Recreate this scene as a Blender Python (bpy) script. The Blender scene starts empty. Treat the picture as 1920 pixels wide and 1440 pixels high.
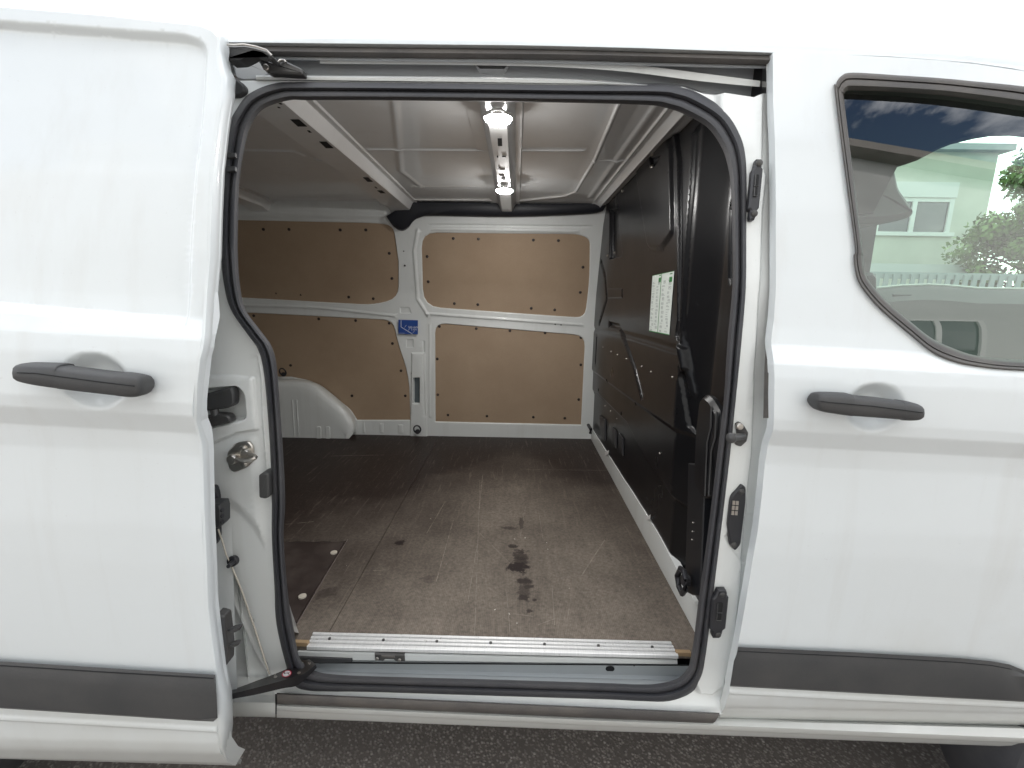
import bpy, math, random
import numpy as np
from mathutils import Vector, Matrix
from mathutils.geometry import delaunay_2d_cdt
random.seed(4)
sc = bpy.context.scene
col = sc.collection
R = math.radians
# ------------------------------------------------------------------ camera
FPX, VX, VY, RHO = 840.0, 8.0, 158.0, 0.018
CAM = np.array((0.0, -1.0, 1.42))
_a = (VY * RHO - VX) / FPX
_X = np.array([1, -RHO, -_a]); _Y = np.array([VX, VY, -FPX]); _Y /= np.linalg.norm(_Y)
_Z = np.cross(_X, _Y); _Z /= np.linalg.norm(_Z); _X = np.cross(_Y, _Z)
M = np.stack([_X, _Y, _Z], 1)
cd = bpy.data.cameras.new('camera'); cam = bpy.data.objects.new('camera', cd); col.objects.link(cam)
cd.sensor_width = 36; cd.lens = 36 * FPX / 1920; cd.clip_start = .02; cd.clip_end = 3000
mw = np.eye(4); mw[:3, :3] = M.T; mw[:3, 3] = CAM
cam.matrix_world = Matrix(mw.tolist())
sc.camera = cam
# ------------------------------------------------------------------ world, sun, exposure
SUN_EL, SUN_AZ = R(52), R(-20)          # sun behind the van, high; azimuth from +Y towards +X
w = bpy.data.worlds.new("World"); sc.world = w; w.use_nodes = True
nt = w.node_tree; nt.nodes.clear(); N = nt.nodes; L = nt.links
out = N.new('ShaderNodeOutputWorld'); bg = N.new('ShaderNodeBackground'); bg.inputs[1].default_value = .15
sky = N.new('ShaderNodeTexSky'); sky.sky_type = 'NISHITA'; sky.sun_disc = False
sky.sun_elevation = SUN_EL; sky.sun_rotation = SUN_AZ; sky.air_density = 1.0; sky.dust_density = .6
tc = N.new('ShaderNodeTexCoord'); sep = N.new('ShaderNodeSeparateXYZ'); L.new(tc.outputs['Generated'], sep.inputs[0])
def wm(op, a, b=None):
    n = N.new('ShaderNodeMath'); n.operation = op
    for i, v in enumerate((a, b)):
        if v is None: continue
        if isinstance(v, (int, float)): n.inputs[i].default_value = v
        else: L.new(v, n.inputs[i])
    return n.outputs[0]
cmb = N.new('ShaderNodeMapping'); L.new(tc.outputs['Generated'], cmb.inputs[0]); cmb.inputs['Location'].default_value = (5.3, 1.2, .9); cmb.inputs['Scale'].default_value = (1, 1, 1.7)
cn = N.new('ShaderNodeTexNoise'); cn.inputs['Scale'].default_value = 2.3; cn.inputs['Detail'].default_value = 9; cn.inputs['Roughness'].default_value = .56; cn.inputs['Distortion'].default_value = .35
L.new(cmb.outputs[0], cn.inputs['Vector'])
cr = N.new('ShaderNodeValToRGB'); cr.color_ramp.elements[0].position = .42; cr.color_ramp.elements[1].position = .55
L.new(wm('ADD', cn.outputs[0], wm('MULTIPLY', wm('MAXIMUM', sep.outputs[1], -.04), .30)), cr.inputs[0])
cn2 = N.new('ShaderNodeTexNoise'); cn2.inputs['Scale'].default_value = 4.5; cn2.inputs['Detail'].default_value = 6; L.new(cmb.outputs[0], cn2.inputs['Vector'])
cr2 = N.new('ShaderNodeValToRGB'); cr2.color_ramp.elements[0].position = .35; cr2.color_ramp.elements[0].color = (10, 10.6, 11.4, 1); cr2.color_ramp.elements[1].position = .65; cr2.color_ramp.elements[1].color = (27, 27, 26.8, 1)
L.new(cn2.outputs[0], cr2.inputs[0])
mx = N.new('ShaderNodeMixRGB'); L.new(cr.outputs[0], mx.inputs[0]); L.new(sky.outputs[0], mx.inputs[1]); L.new(cr2.outputs[0], mx.inputs[2])
L.new(mx.outputs[0], bg.inputs[0]); L.new(bg.outputs[0], out.inputs[0])
sd = bpy.data.lights.new('sun', 'SUN'); sd.energy = 3.0; sd.angle = R(2.0); sd.color = (1, .97, .93)
so = bpy.data.objects.new('sun', sd); col.objects.link(so)
sdir = Vector((math.sin(SUN_AZ) * math.cos(SUN_EL), math.cos(SUN_AZ) * math.cos(SUN_EL), math.sin(SUN_EL)))
so.rotation_euler = sdir.to_track_quat('Z', 'Y').to_euler()
sc.view_settings.view_transform = 'Standard'; sc.view_settings.look = 'None'
sc.view_settings.exposure = 0.20; sc.view_settings.gamma = 1
# ------------------------------------------------------------------ pixel -> space helpers
def ray(px, py): return M.T @ np.array([(px - 960) / FPX, -(py - 720) / FPX, -1.])
def at(px, py, **k):
    d = ray(px, py); ax = 'XYZ'.index(list(k)[0]); v = list(k.values())[0]
    return CAM + d * (v - CAM[ax]) / d[ax]
def table(pts, blur=.008):
    zs = np.array([p[0] for p in pts], float); ys = np.array([p[1] for p in pts], float)
    g = np.arange(zs[0] - .3, zs[-1] + .3, .002); v = np.interp(g, zs, ys)
    lo = g < zs[0]; v[lo] = ys[0] + (g[lo] - zs[0]) * (ys[1] - ys[0]) / (zs[1] - zs[0])
    hi = g > zs[-1]; v[hi] = ys[-1] + (g[hi] - zs[-1]) * (ys[-1] - ys[-2]) / (zs[-1] - zs[-2])
    k = max(1, int(blur / .002)); ker = np.ones(k) / k
    v2 = np.convolve(np.convolve(v, ker, 'same'), ker, 'same'); v2[:2 * k] = v[:2 * k]; v2[-2 * k:] = v[-2 * k:]
    return lambda z, x=0: np.interp(z, g, v2)
skin0 = table([(.43, -.085), (.47, -.112), (.525, -.138), (.56, -.146), (.585, -.147), (.70, -.156), (.92, -.168), (.98, -.169), (1.05, -.166), (1.11, -.163), (1.15, -.166), (1.185, -.181), (1.205, -.183), (1.28, -.180), (1.31, -.174), (1.345, -.150), (1.375, -.143), (1.45, -.130), (1.6, -.101), (1.73, -.067), (1.8, -.047), (1.90, -.018)], .004)
def sm(x): x = np.clip(x, 0, 1); return x * x * (3 - 2 * x)
def skin(z, x=.49): return skin0(z + .035 * (x - .49) * sm((z - .75) / .3) * (1 - sm((z - 1.5) / .3)))
offL = lambda z: .082 + .048 * np.clip((1.85 - z) / 1.3, 0, 1)
skinL = lambda z, x=-.5: skin(z, x) - offL(z)
sealF = table([(.47, -.125), (.50, -.118), (.53, -.10), (.6, -.098), (.93, -.108), (1.24, -.113), (1.35, -.108), (1.46, -.099), (1.65, -.055), (1.70, -.043), (1.85, .0), (1.95, .02)], .02)
wallF = table([(.5, 1.735), (1.3, 1.725), (1.45, 1.71), (1.75, 1.62), (1.93, 1.56)], .03)
def on(px, py, F, dy=0.0):
    y = -.1
    for _ in range(25):
        p = at(px, py, Y=y); y = .5 * y + .5 * (float(F(p[2], p[0])) + dy)
    return at(px, py, Y=y)
def onw(px, py, dy=0.0):
    y = 1.7
    for _ in range(25):
        p = at(px, py, Y=y); y = .5 * y + .5 * (float(wallF(p[2])) + dy)
    return at(px, py, Y=y)
# ------------------------------------------------------------------ objects
def tag(o, **k):
    for a, b in k.items(): o[a] = b
    return o
def link(o, parent=None):
    col.objects.link(o)
    if parent is not None:
        o.parent = parent
    return o
def mk(name, verts, faces, mat, parent=None, smooth=40, normals=None):
    me = bpy.data.meshes.new(name)
    me.from_pydata([tuple(map(float, v)) for v in verts], [], faces); me.update()
    if mat: me.materials.append(mat)
    if smooth:
        me.shade_smooth()
        if normals is None and smooth < 180: me.set_sharp_from_angle(angle=R(smooth))
    if normals is not None: me.normals_split_custom_set(normals)
    return link(bpy.data.objects.new(name, me), parent)
def empty(name, loc=(0, 0, 0), parent=None):
    o = bpy.data.objects.new(name, None); o.location = loc; o.empty_display_size = .1
    return link(o, parent)
class MB:
    def __init__(s): s.v = []; s.f = []
    def add(s, vs, fs):
        n = len(s.v); s.v += [tuple(map(float, v)) for v in vs]; s.f += [tuple(i + n for i in f) for f in fs]; return s
    def box(s, a, b):
        (x0, y0, z0), (x1, y1, z1) = a, b
        return s.add([(x0, y0, z0), (x1, y0, z0), (x1, y1, z0), (x0, y1, z0), (x0, y0, z1), (x1, y0, z1), (x1, y1, z1), (x0, y1, z1)],
                     [(0, 3, 2, 1), (4, 5, 6, 7), (0, 1, 5, 4), (1, 2, 6, 5), (2, 3, 7, 6), (3, 0, 4, 7)])
    def tube(s, pts, r, n=8, closed=False):
        P = [np.array(p, float) for p in pts]; m = len(P); rings = []
        rr = r if hasattr(r, '__len__') else [r] * m
        up = np.array((0, 0, 1.))
        for i in range(m):
            if closed: t = P[(i + 1) % m] - P[i - 1]
            else: t = P[min(i + 1, m - 1)] - P[max(i - 1, 0)]
            t /= np.linalg.norm(t) + 1e-12
            a = np.cross(t, up)
            if np.linalg.norm(a) < .2: a = np.cross(t, (1., 0, 0))
            a /= np.linalg.norm(a); b = np.cross(t, a)
            rings.append([P[i] + rr[i] * (math.cos(2 * math.pi * k / n) * a + math.sin(2 * math.pi * k / n) * b) for k in range(n)])
        vs = [v for q in rings for v in q]; fs = []
        for i in range(m if closed else m - 1):
            j = (i + 1) % m
            for k in range(n): fs.append((i * n + k, i * n + (k + 1) % n, j * n + (k + 1) % n, j * n + k))
        if not closed: fs += [tuple(range(n))[::-1], tuple(range((m - 1) * n, m * n))]
        return s.add(vs, fs)
    def disc(s, c, n, r, h, seg=16, dome=.3):
        c = np.array(c, float); n = np.array(n, float); n /= np.linalg.norm(n)
        a = np.cross(n, (0, 0, 1.)) if abs(n[2]) < .9 else np.cross(n, (1., 0, 0)); a /= np.linalg.norm(a); b = np.cross(n, a)
        vs = []
        for rad, hh in ((r, -.002), (r, h * (1 - dome)), (r * .8, h * .95)):
            for k in range(seg):
                t = 2 * math.pi * k / seg; vs.append(c + rad * (math.cos(t) * a + math.sin(t) * b) + n * hh)
        vs.append(c + n * h); fs = []
        for q in range(2):
            for k in range(seg): fs.append((q * seg + k, q * seg + (k + 1) % seg, (q + 1) * seg + (k + 1) % seg, (q + 1) * seg + k))
        for k in range(seg): fs.append((2 * seg + k, 2 * seg + (k + 1) % seg, 3 * seg))
        return s.add(vs, fs)
    def build(s, name, mat, parent=None, smooth=40): return mk(name, s.v, s.f, mat, parent, smooth)
def catmull(P, n, closed=False):
    P = np.array(P, float); m = len(P); o = []
    rng = m if closed else m - 1
    for i in range(rng):
        p0 = P[(i - 1) % m] if closed or i > 0 else P[0]; p1 = P[i]; p2 = P[(i + 1) % m]
        p3 = P[(i + 2) % m] if closed or i + 2 < m else P[-1]
        for k in range(n):
            t = k / n
            o.append(.5 * ((2 * p1) + (-p0 + p2) * t + (2 * p0 - 5 * p1 + 4 * p2 - p3) * t * t + (-p0 + 3 * p1 - 3 * p2 + p3) * t ** 3))
    if not closed: o.append(P[-1])
    return np.array(o)
def ribbon(name, rows, mat, parent, closed=False, smooth=40):
    n = len(rows[0]); vs = [p for r in rows for p in r]; fs = []
    for a in range(len(rows) - 1):
        for i in range(n if closed else n - 1):
            j = (i + 1) % n; fs.append((a * n + i, a * n + j, (a + 1) * n + j, (a + 1) * n + i))
    return mk(name, vs, fs, mat, parent, smooth)
def sd_poly(P, poly):
    poly = np.asarray(poly, float); n = len(poly); d = np.full(len(P), 1e9); ins = np.zeros(len(P), bool)
    for i in range(n):
        a = poly[i]; b = poly[(i + 1) % n]; e = b - a; w_ = P - a
        t = np.clip((w_ @ e) / (e @ e + 1e-15), 0, 1); q = w_ - t[:, None] * e
        d = np.minimum(d, (q * q).sum(1))
        c = (a[1] > P[:, 1]) != (b[1] > P[:, 1])
        xx = a[0] + (P[:, 1] - a[1]) * (b[0] - a[0]) / ((b[1] - a[1]) if abs(b[1] - a[1]) > 1e-12 else 1e-12)
        ins ^= c & (P[:, 0] < xx)
    d = np.sqrt(d); return np.where(ins, -d, d)
def d_line(P, ln):
    ln = np.asarray(ln, float); d = np.full(len(P), 1e9)
    for a, b in zip(ln[:-1], ln[1:]):
        e = b - a; w_ = P - a; t = np.clip((w_ @ e) / (e @ e + 1e-15), 0, 1); q = w_ - t[:, None] * e
        d = np.minimum(d, (q * q).sum(1))
    return np.sqrt(d)
def sm(x): x = np.clip(x, 0, 1); return x * x * (3 - 2 * x)
def relief(P, feats):
    r = np.zeros(len(P))
    for f in feats:
        if f[0] == 'pad': r += f[2] * sm(-sd_poly(P, f[1]) / f[3] + .0)
        elif f[0] == 'bead': r += f[2] * (1 - sm(d_line(P, f[1]) / f[3]))
        elif f[0] == 'dome':
            q = np.sqrt(((P[:, 0] - f[1][0]) / f[2][0]) ** 2 + ((P[:, 1] - f[1][1]) / f[2][1]) ** 2); r += f[3] * (1 - sm((q - .5) / .55))
        elif f[0] == 'fn': r += f[1](P)
    return r
def dens(poly, step, closed=True):
    o = []; n = len(poly)
    for i in range(n if closed else n - 1):
        a = np.array(poly[i], float); b = np.array(poly[(i + 1) % n], float); k = max(1, int(np.linalg.norm(b - a) / step))
        for j in range(k): o.append(a + (b - a) * j / k)
    if not closed: o.append(np.array(poly[-1], float))
    return o
def offs(pts, d, closed=True):
    P = np.array(pts); n = len(P); o = []
    for i in range(n):
        t = P[(i + 1) % n] - P[i - 1] if closed else P[min(i + 1, n - 1)] - P[max(i - 1, 0)]
        l = np.linalg.norm(t)
        if l < 1e-9: continue
        o.append(P[i] + d * np.array((-t[1], t[0])) / l)
    return o
def sheet(name, outline, mp, res, mat, parent=None, feats=(), holes=(), rows=(), fine=(), rim=None, edge=None):
    edge = edge or res
    loops = [dens(outline, edge)] + [dens(h, edge) for h in holes]
    verts = []; edges = []
    for lp in loops:
        s = len(verts); verts += lp; edges += [(s + i, s + (i + 1) % len(lp)) for i in range(len(lp))]
    nb = len(verts); B = np.array(verts)
    lo = B.min(0); hi = B.max(0); cand = []
    for f in feats:
        if f[0] == 'pad':
            q = dens(f[1], max(.004, min(res, f[3] * .6)))
            for d in (0, f[3] * .5, f[3]): cand += offs(q, d) + (offs(q, -d) if d else [])
            cand += offs(q, f[3] * .25) + offs(q, -f[3] * .25) + offs(q, f[3] * .75) + offs(q, -f[3] * .75)
        elif f[0] == 'bead':
            q = dens(f[1], max(.005, f[3] * .35), False)
            for d in (0, .5, 1): cand += offs(q, d * f[3], False) + (offs(q, -d * f[3], False) if d else [])
        elif f[0] == 'dome':
            for rr in (.2, .4, .6, .75, .85, .93, .98, 1.02, 1.1):
                for k in range(48): t = 2 * math.pi * k / 48; cand.append(np.array((f[1][0] + f[2][0] * rr * math.cos(t), f[1][1] + f[2][1] * rr * math.sin(t))))
    for (u0, u1, v0, v1, r) in fine:
        g = np.stack(np.meshgrid(np.arange(u0, u1, r), np.arange(v0, v1, r)), -1).reshape(-1, 2); cand += list(g)
    for v in rows: cand += [np.array((u, v)) for u in np.arange(lo[0], hi[0], res * 2)]
    g = np.stack(np.meshgrid(np.arange(lo[0] + res / 2, hi[0], res), np.arange(lo[1] + res / 2, hi[1], res)), -1).reshape(-1, 2)
    cand += list(g)
    C = np.array(cand)
    dd = sd_poly(C, loops[0]); ok = dd < -edge * .35
    for h in loops[1:]: ok &= sd_poly(C, h) > edge * .35
    C = C[ok]
    seen = set(); keep = []; cell = .0032
    for c in C:
        k = (int(c[0] / cell), int(c[1] / cell))
        if k in seen: continue
        seen.add(k); keep.append(c)
    verts = [Vector(v) for v in verts] + [Vector(c) for c in keep]
    o = delaunay_2d_cdt(verts, edges, [], 0, 1e-6)
    V = np.array([tuple(v) for v in o[0]]); T = np.array([tuple(f) for f in o[2] if len(f) == 3])
    c = V[T].mean(1); inside = sd_poly(c, loops[0]) < 0
    for h in loops[1:]: inside &= sd_poly(c, h) > 0
    T = T[inside]
    e = .0008
    def pos(P): return mp(P[:, 0], P[:, 1], relief(P, feats))
    p = pos(V); n = np.cross(pos(V + (e, 0)) - p, pos(V + (0, e)) - p); n /= np.linalg.norm(n, axis=1)[:, None] + 1e-15
    flip = ((CAM - p) * n).sum(1).mean() < 0
    if flip: n = -n
    tn = np.cross(p[T[:, 1]] - p[T[:, 0]], p[T[:, 2]] - p[T[:, 0]]); bad = (tn * n[T[:, 0]]).sum(1) < 0
    T[bad] = T[bad][:, ::-1]
    vs = list(p); fs = [tuple(int(i) for i in t) for t in T]; nl = [n[i] for t in T for i in t]
    if rim is not None:
        for lp in loops:
            P = np.array(lp); q = pos(P); b = len(vs); m = len(q)
            q2 = q + np.array(rim)
            vs += list(q) + list(q2)
            for i in range(m):
                j = (i + 1) % m; f = (b + i, b + j, b + m + j, b + m + i)
                nn = np.cross(q[j] - q[i], np.array(rim)); nn /= np.linalg.norm(nn) + 1e-15
                fs.append(f); nl += [nn] * 4
    me = bpy.data.meshes.new(name); me.from_pydata([tuple(map(float, v)) for v in vs], [], fs); me.update()
    me.materials.append(mat); me.shade_smooth()
    me.normals_split_custom_set([tuple(map(float, a)) for a in nl])
    return link(bpy.data.objects.new(name, me), parent)
def plate(name, pts, depth, mat, parent=None, bevel=.002, face=None, mb=None):
    """flat piece: outline pts (3-D, front face), going back by depth, with a chamfered front edge"""
    P = np.array(pts, float); c = P.mean(0)
    nn = np.zeros(3)
    for i in range(len(P)): nn += np.cross(P[i] - c, P[(i + 1) % len(P)] - c)
    nn /= np.linalg.norm(nn)
    f = (CAM - c) if face is None else np.array(face, float)
    if nn @ f < 0: P = P[::-1]; nn = -nn
    ins = []; n = len(P)
    for i in range(n):
        a = P[i] - P[i - 1]; b = P[(i + 1) % n] - P[i]; a /= np.linalg.norm(a) + 1e-12; b /= np.linalg.norm(b) + 1e-12
        d = np.cross(nn, a) + np.cross(nn, b); d /= np.linalg.norm(d) + 1e-12
        ins.append(P[i] + d * bevel)
    vs = list(P - nn * depth) + list(P - nn * bevel) + ins
    fs = []
    for q in range(2):
        for i in range(n): fs.append((q * n + i, q * n + (i + 1) % n, (q + 1) * n + (i + 1) % n, (q + 1) * n + i))
    fs.append(tuple(range(2 * n, 3 * n))); fs.append(tuple(range(n))[::-1])
    if mb is not None: mb.add(vs, fs); return
    return mk(name, vs, fs, mat, parent, 25)
def rrect(x0, y0, x1, y1, r, n=4):
    o = []
    for cx, cy, a0 in ((x1 - r, y1 - r, 0), (x0 + r, y1 - r, 90), (x0 + r, y0 + r, 180), (x1 - r, y0 + r, 270)):
        for k in range(n + 1): t = R(a0 + 90 * k / n); o.append((cx + r * math.cos(t), cy + r * math.sin(t)))
    return o
def rounded(poly, r, n=4):
    """round the corners of a pixel polygon; r may be a list"""
    o = []; m = len(poly)
    for i in range(m):
        p = np.array(poly[i], float); a = np.array(poly[i - 1], float) - p; b = np.array(poly[(i + 1) % m], float) - p
        rr = r[i] if hasattr(r, '__len__') else r
        la, lb = np.linalg.norm(a), np.linalg.norm(b); d = min(rr, la * .48, lb * .48)
        if d < .5: o.append(tuple(p)); continue
        p0 = p + a / la * d; p1 = p + b / lb * d
        for k in range(n + 1):
            t = k / n; o.append(tuple((1 - t) ** 2 * p0 + 2 * t * (1 - t) * p + t * t * p1))
    return o
from mathutils.bvhtree import BVHTree
_bv = {}
def cast(o, px, py, lift=.001):
    """point of object o's surface in the direction of a pixel, lifted off along the surface normal"""
    if o.name not in _bv: _bv[o.name] = BVHTree.FromPolygons([tuple(v.co) for v in o.data.vertices], [tuple(p.vertices) for p in o.data.polygons])
    d = Vector(ray(px, py)).normalized(); c = Vector(CAM); p, n, i, dd = _bv[o.name].ray_cast(c, d)
    if p is None: return None
    if n.dot(d) > 0: n = -n
    return np.array(p + n * lift), np.array(n)
# ------------------------------------------------------------------ materials
def nmat(name, base, rough=.5, metal=0, coat=0, spec=.5, **k):
    m = bpy.data.materials.new(name); m.use_nodes = True; b = m.node_tree.nodes['Principled BSDF']
    b.inputs['Base Color'].default_value = (*base, 1); b.inputs['Roughness'].default_value = rough
    b.inputs['Metallic'].default_value = metal; b.inputs['Coat Weight'].default_value = coat; b.inputs['Coat Roughness'].default_value = .04
    b.inputs['Specular IOR Level'].default_value = spec
    return m
class NT:
    def __init__(s, m): s.t = m.node_tree; s.b = s.t.nodes['Principled BSDF']
    def n(s, ty, **k):
        o = s.t.nodes.new('ShaderNode' + ty)
        for a, b in k.items():
            if hasattr(o, a): setattr(o, a, b)
        return o
    def l(s, a, b): s.t.links.new(a, b)
    def set(s, inp, v):
        if isinstance(v, (int, float)): inp.default_value = v
        elif isinstance(v, tuple): inp.default_value = v if len(v) == len(inp.default_value) else (*v, 1)
        else: s.l(v, inp)
    def math(s, op, a, b=0, c=0):
        o = s.n('Math', operation=op); s.set(o.inputs[0], a); s.set(o.inputs[1], b); s.set(o.inputs[2], c); return o.outputs[0]
    def noise(s, scale, detail=4, rough=.55, stretch=None, vec=None, out=0):
        o = s.n('TexNoise'); o.inputs['Scale'].default_value = scale; o.inputs['Detail'].default_value = detail; o.inputs['Roughness'].default_value = rough
        v = vec or s.obj()
        if stretch:
            mp = s.n('Mapping'); s.l(v, mp.inputs[0]); mp.inputs['Scale'].default_value = stretch; v = mp.outputs[0]
        s.l(v, o.inputs['Vector']); return o.outputs[out]
    def obj(s):
        if not hasattr(s, '_o'): s._o = s.n('TexCoord').outputs['Object']
        return s._o
    def ramp(s, f, stops):
        o = s.n('ValToRGB'); e = o.color_ramp.elements
        while len(e) < len(stops): e.new(.5)
        for q, (p, c) in zip(e, stops): q.position = p; q.color = (*c, 1) if isinstance(c, tuple) else (c, c, c, 1)
        s.set(o.inputs[0], f); return o.outputs[0]
    def mix(s, f, a, b, mode='MIX'):
        o = s.n('MixRGB', blend_type=mode); s.set(o.inputs[0], f); s.set(o.inputs[1], a); s.set(o.inputs[2], b); return o.outputs[0]
    def bump(s, h, strength=.3, dist=.002, prev=None):
        o = s.n('Bump'); o.inputs['Strength'].default_value = strength; o.inputs['Distance'].default_value = dist; s.l(h, o.inputs['Height'])
        if prev: s.l(prev, o.inputs['Normal'])
        return o.outputs[0]
def paint(name, base, rough=.38, dirt=.3, low=True, coat=.5):
    m = nmat(name, base, rough, coat=coat); t = NT(m)
    d = t.ramp(t.noise(2.2, 8, .62), [(.45, 0.0), (.75, 1.0)])
    streak = t.ramp(t.noise(14, 6, .6, (1, 1, .06)), [(.52, 0.0), (.72, 1.0)])
    sepz = t.n('SeparateXYZ'); t.l(t.obj(), sepz.inputs[0])
    lowm = t.ramp(t.math('ADD', sepz.outputs[2], t.math('MULTIPLY', t.noise(3, 6), .5)), [(.72, 1.0), (.98, 0.0)])
    spk = t.ramp(t.noise(170, 2), [(.70, 0.0), (.76, 1.0)])
    c = t.mix(t.math('MULTIPLY', d, dirt * .35), (*base, 1), (.60, .585, .54, 1))
    c = t.mix(t.math('MULTIPLY', streak, dirt * .6), c, (.52, .50, .46, 1))
    if low: c = t.mix(t.math('MULTIPLY', lowm, dirt * 1.5), c, (.50, .48, .42, 1))
    c = t.mix(t.math('MULTIPLY', spk, dirt * .35), c, (.35, .32, .28, 1))
    t.l(c, t.b.inputs['Base Color'])
    t.l(t.math('ADD', rough, t.math('MULTIPLY', d, .12)), t.b.inputs['Roughness'])
    t.l(t.bump(t.noise(260, 2), .02, .0005), t.b.inputs['Normal'])
    t.l(t.bump(t.noise(330, 1), .012, .0005), t.b.inputs['Coat Normal'])
    return m
WHITE = paint('white_paint', (.70, .735, .748))
INNER = paint('inner_white_paint', (.76, .78, .77), .34, .35, False, .6)
CHAN = paint('channel_grey', (.42, .44, .46), .4, .5, False, .3)  # even grey tone of the rail channel and roof corner
CEIL = paint('ceiling_paint', (.77, .775, .775), .28, .25, False, .5)
def dusty(name, base, rough, dust=(.25, .23, .21), amt=.35, scale=30, bmp=.15, spec=.5):
    m = nmat(name, base, rough, spec=spec); t = NT(m)
    d = t.ramp(t.noise(scale * .2, 8, .65), [(.42, 0.0), (.8, 1.0)]); g = t.ramp(t.noise(scale * 12, 2), [(.45, 0.0), (.8, 1.0)])
    c = t.mix(t.math('MULTIPLY', d, amt), (*base, 1), (*dust, 1)); c = t.mix(t.math('MULTIPLY', g, amt * .25), c, (*dust, 1))
    t.l(c, t.b.inputs['Base Color']); t.l(t.bump(t.noise(scale * 25, 2), bmp, .0006), t.b.inputs['Normal'])
    t.l(t.math('ADD', rough, t.math('MULTIPLY', d, .15)), t.b.inputs['Roughness']); return m
RUB = dusty('black_rubber', (.042, .043, .050), .55, (.16, .15, .14), .3)
GREYRUB = dusty('weathered_rubber', (.075, .07, .068), .6, (.25, .22, .19), .45)
PLAST = dusty('black_plastic', (.022, .022, .026), .42, (.1, .1, .1), .15, 30, .25)
TRIM = dusty('grey_black_trim', (.043, .044, .046), .48, (.13, .12, .11), .3, 30, .3)
BULK = nmat('bulkhead_black', (.0075, .0075, .009), .3, spec=.3)
_t = NT(BULK); _t.l(_t.bump(_t.noise(420, 2), .05, .0005), _t.b.inputs['Normal']); _t.l(_t.ramp(_t.noise(3, 4), [(.3, .27), (.7, .34)]), _t.b.inputs['Roughness'])
STEEL = nmat('steel', (.55, .52, .48), .32, 1); DARKM = dusty('dark_metal', (.04, .04, .042), .35, (.2, .18, .15), .3)
BLACK = nmat('hole_black', (.006, .006, .007), .8)
def alu():
    m = nmat('aluminium', (.9, .88, .86), .5, 1); t = NT(m)
    s = t.ramp(t.noise(8, 6, .6, (60, 1, 1)), [(.3, .84), (.7, .94)]); dots = t.ramp(t.noise(120, 3, .6), [(.66, 0.0), (.72, 1.0)])
    t.l(t.mix(t.math('MULTIPLY', dots, .5), s, (.2, .17, .14, 1)), t.b.inputs['Base Color'])
    t.l(t.ramp(t.noise(60, 4), [(.3, .42), (.7, .6)]), t.b.inputs['Roughness']); t.l(t.bump(t.noise(90, 5), .08, .001), t.b.inputs['Normal']); t.b.inputs['Metallic'].default_value = .55
    return m
ALU = alu()
def hardboard():
    m = nmat('brown_hardboard', (.30, .21, .145), .55, coat=.0); t = NT(m)
    c = t.mix(t.ramp(t.noise(3, 8, .6), [(.3, 0.0), (.7, 1.0)]), (.365, .262, .176, 1), (.43, .318, .218, 1))
    c = t.mix(t.math('MULTIPLY', t.ramp(t.noise(400, 2), [(.4, 0.0), (.7, 1.0)]), .25), c, (.22, .15, .1, 1))
    sc_ = t.ramp(t.noise(5, 8, .75, (1, 1, 14)), [(.63, 0.0), (.70, 1.0)])
    c = t.mix(t.math('MULTIPLY', sc_, .22), c, (.42, .34, .26, 1))
    t.l(c, t.b.inputs['Base Color']); t.l(t.bump(t.noise(500, 2), .12, .0006), t.b.inputs['Normal']); return m
HARD = hardboard()
WOODE = nmat('ply_edge', (.36, .25, .14), .7)
def glassm():
    m = bpy.data.materials.new('green_tinted_glass'); m.use_nodes = True; t = m.node_tree; t.nodes.clear()
    o = t.nodes.new('ShaderNodeOutputMaterial'); mixs = t.nodes.new('ShaderNodeMixShader'); tr = t.nodes.new('ShaderNodeBsdfTransparent'); tr.inputs[0].default_value = (.61, .84, .70, 1)
    gl = t.nodes.new('ShaderNodeBsdfGlossy'); gl.inputs['Roughness'].default_value = .0; gl.inputs[0].default_value = (1, 1, 1, 1)
    fr = t.nodes.new('ShaderNodeFresnel'); fr.inputs[0].default_value = 2.15
    t.links.new(fr.outputs[0], mixs.inputs[0]); t.links.new(tr.outputs[0], mixs.inputs[1]); t.links.new(gl.outputs[0], mixs.inputs[2]); t.links.new(mixs.outputs[0], o.inputs[0]); return m
GLASS = glassm()
def emis(name, c, s):
    m = nmat(name, c, .4); b = m.node_tree.nodes['Principled BSDF']; b.inputs['Emission Color'].default_value = (*c, 1); b.inputs['Emission Strength'].default_value = s; return m
LAMP = emis('lamp_glow', (1, .985, .96), 330)

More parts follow.
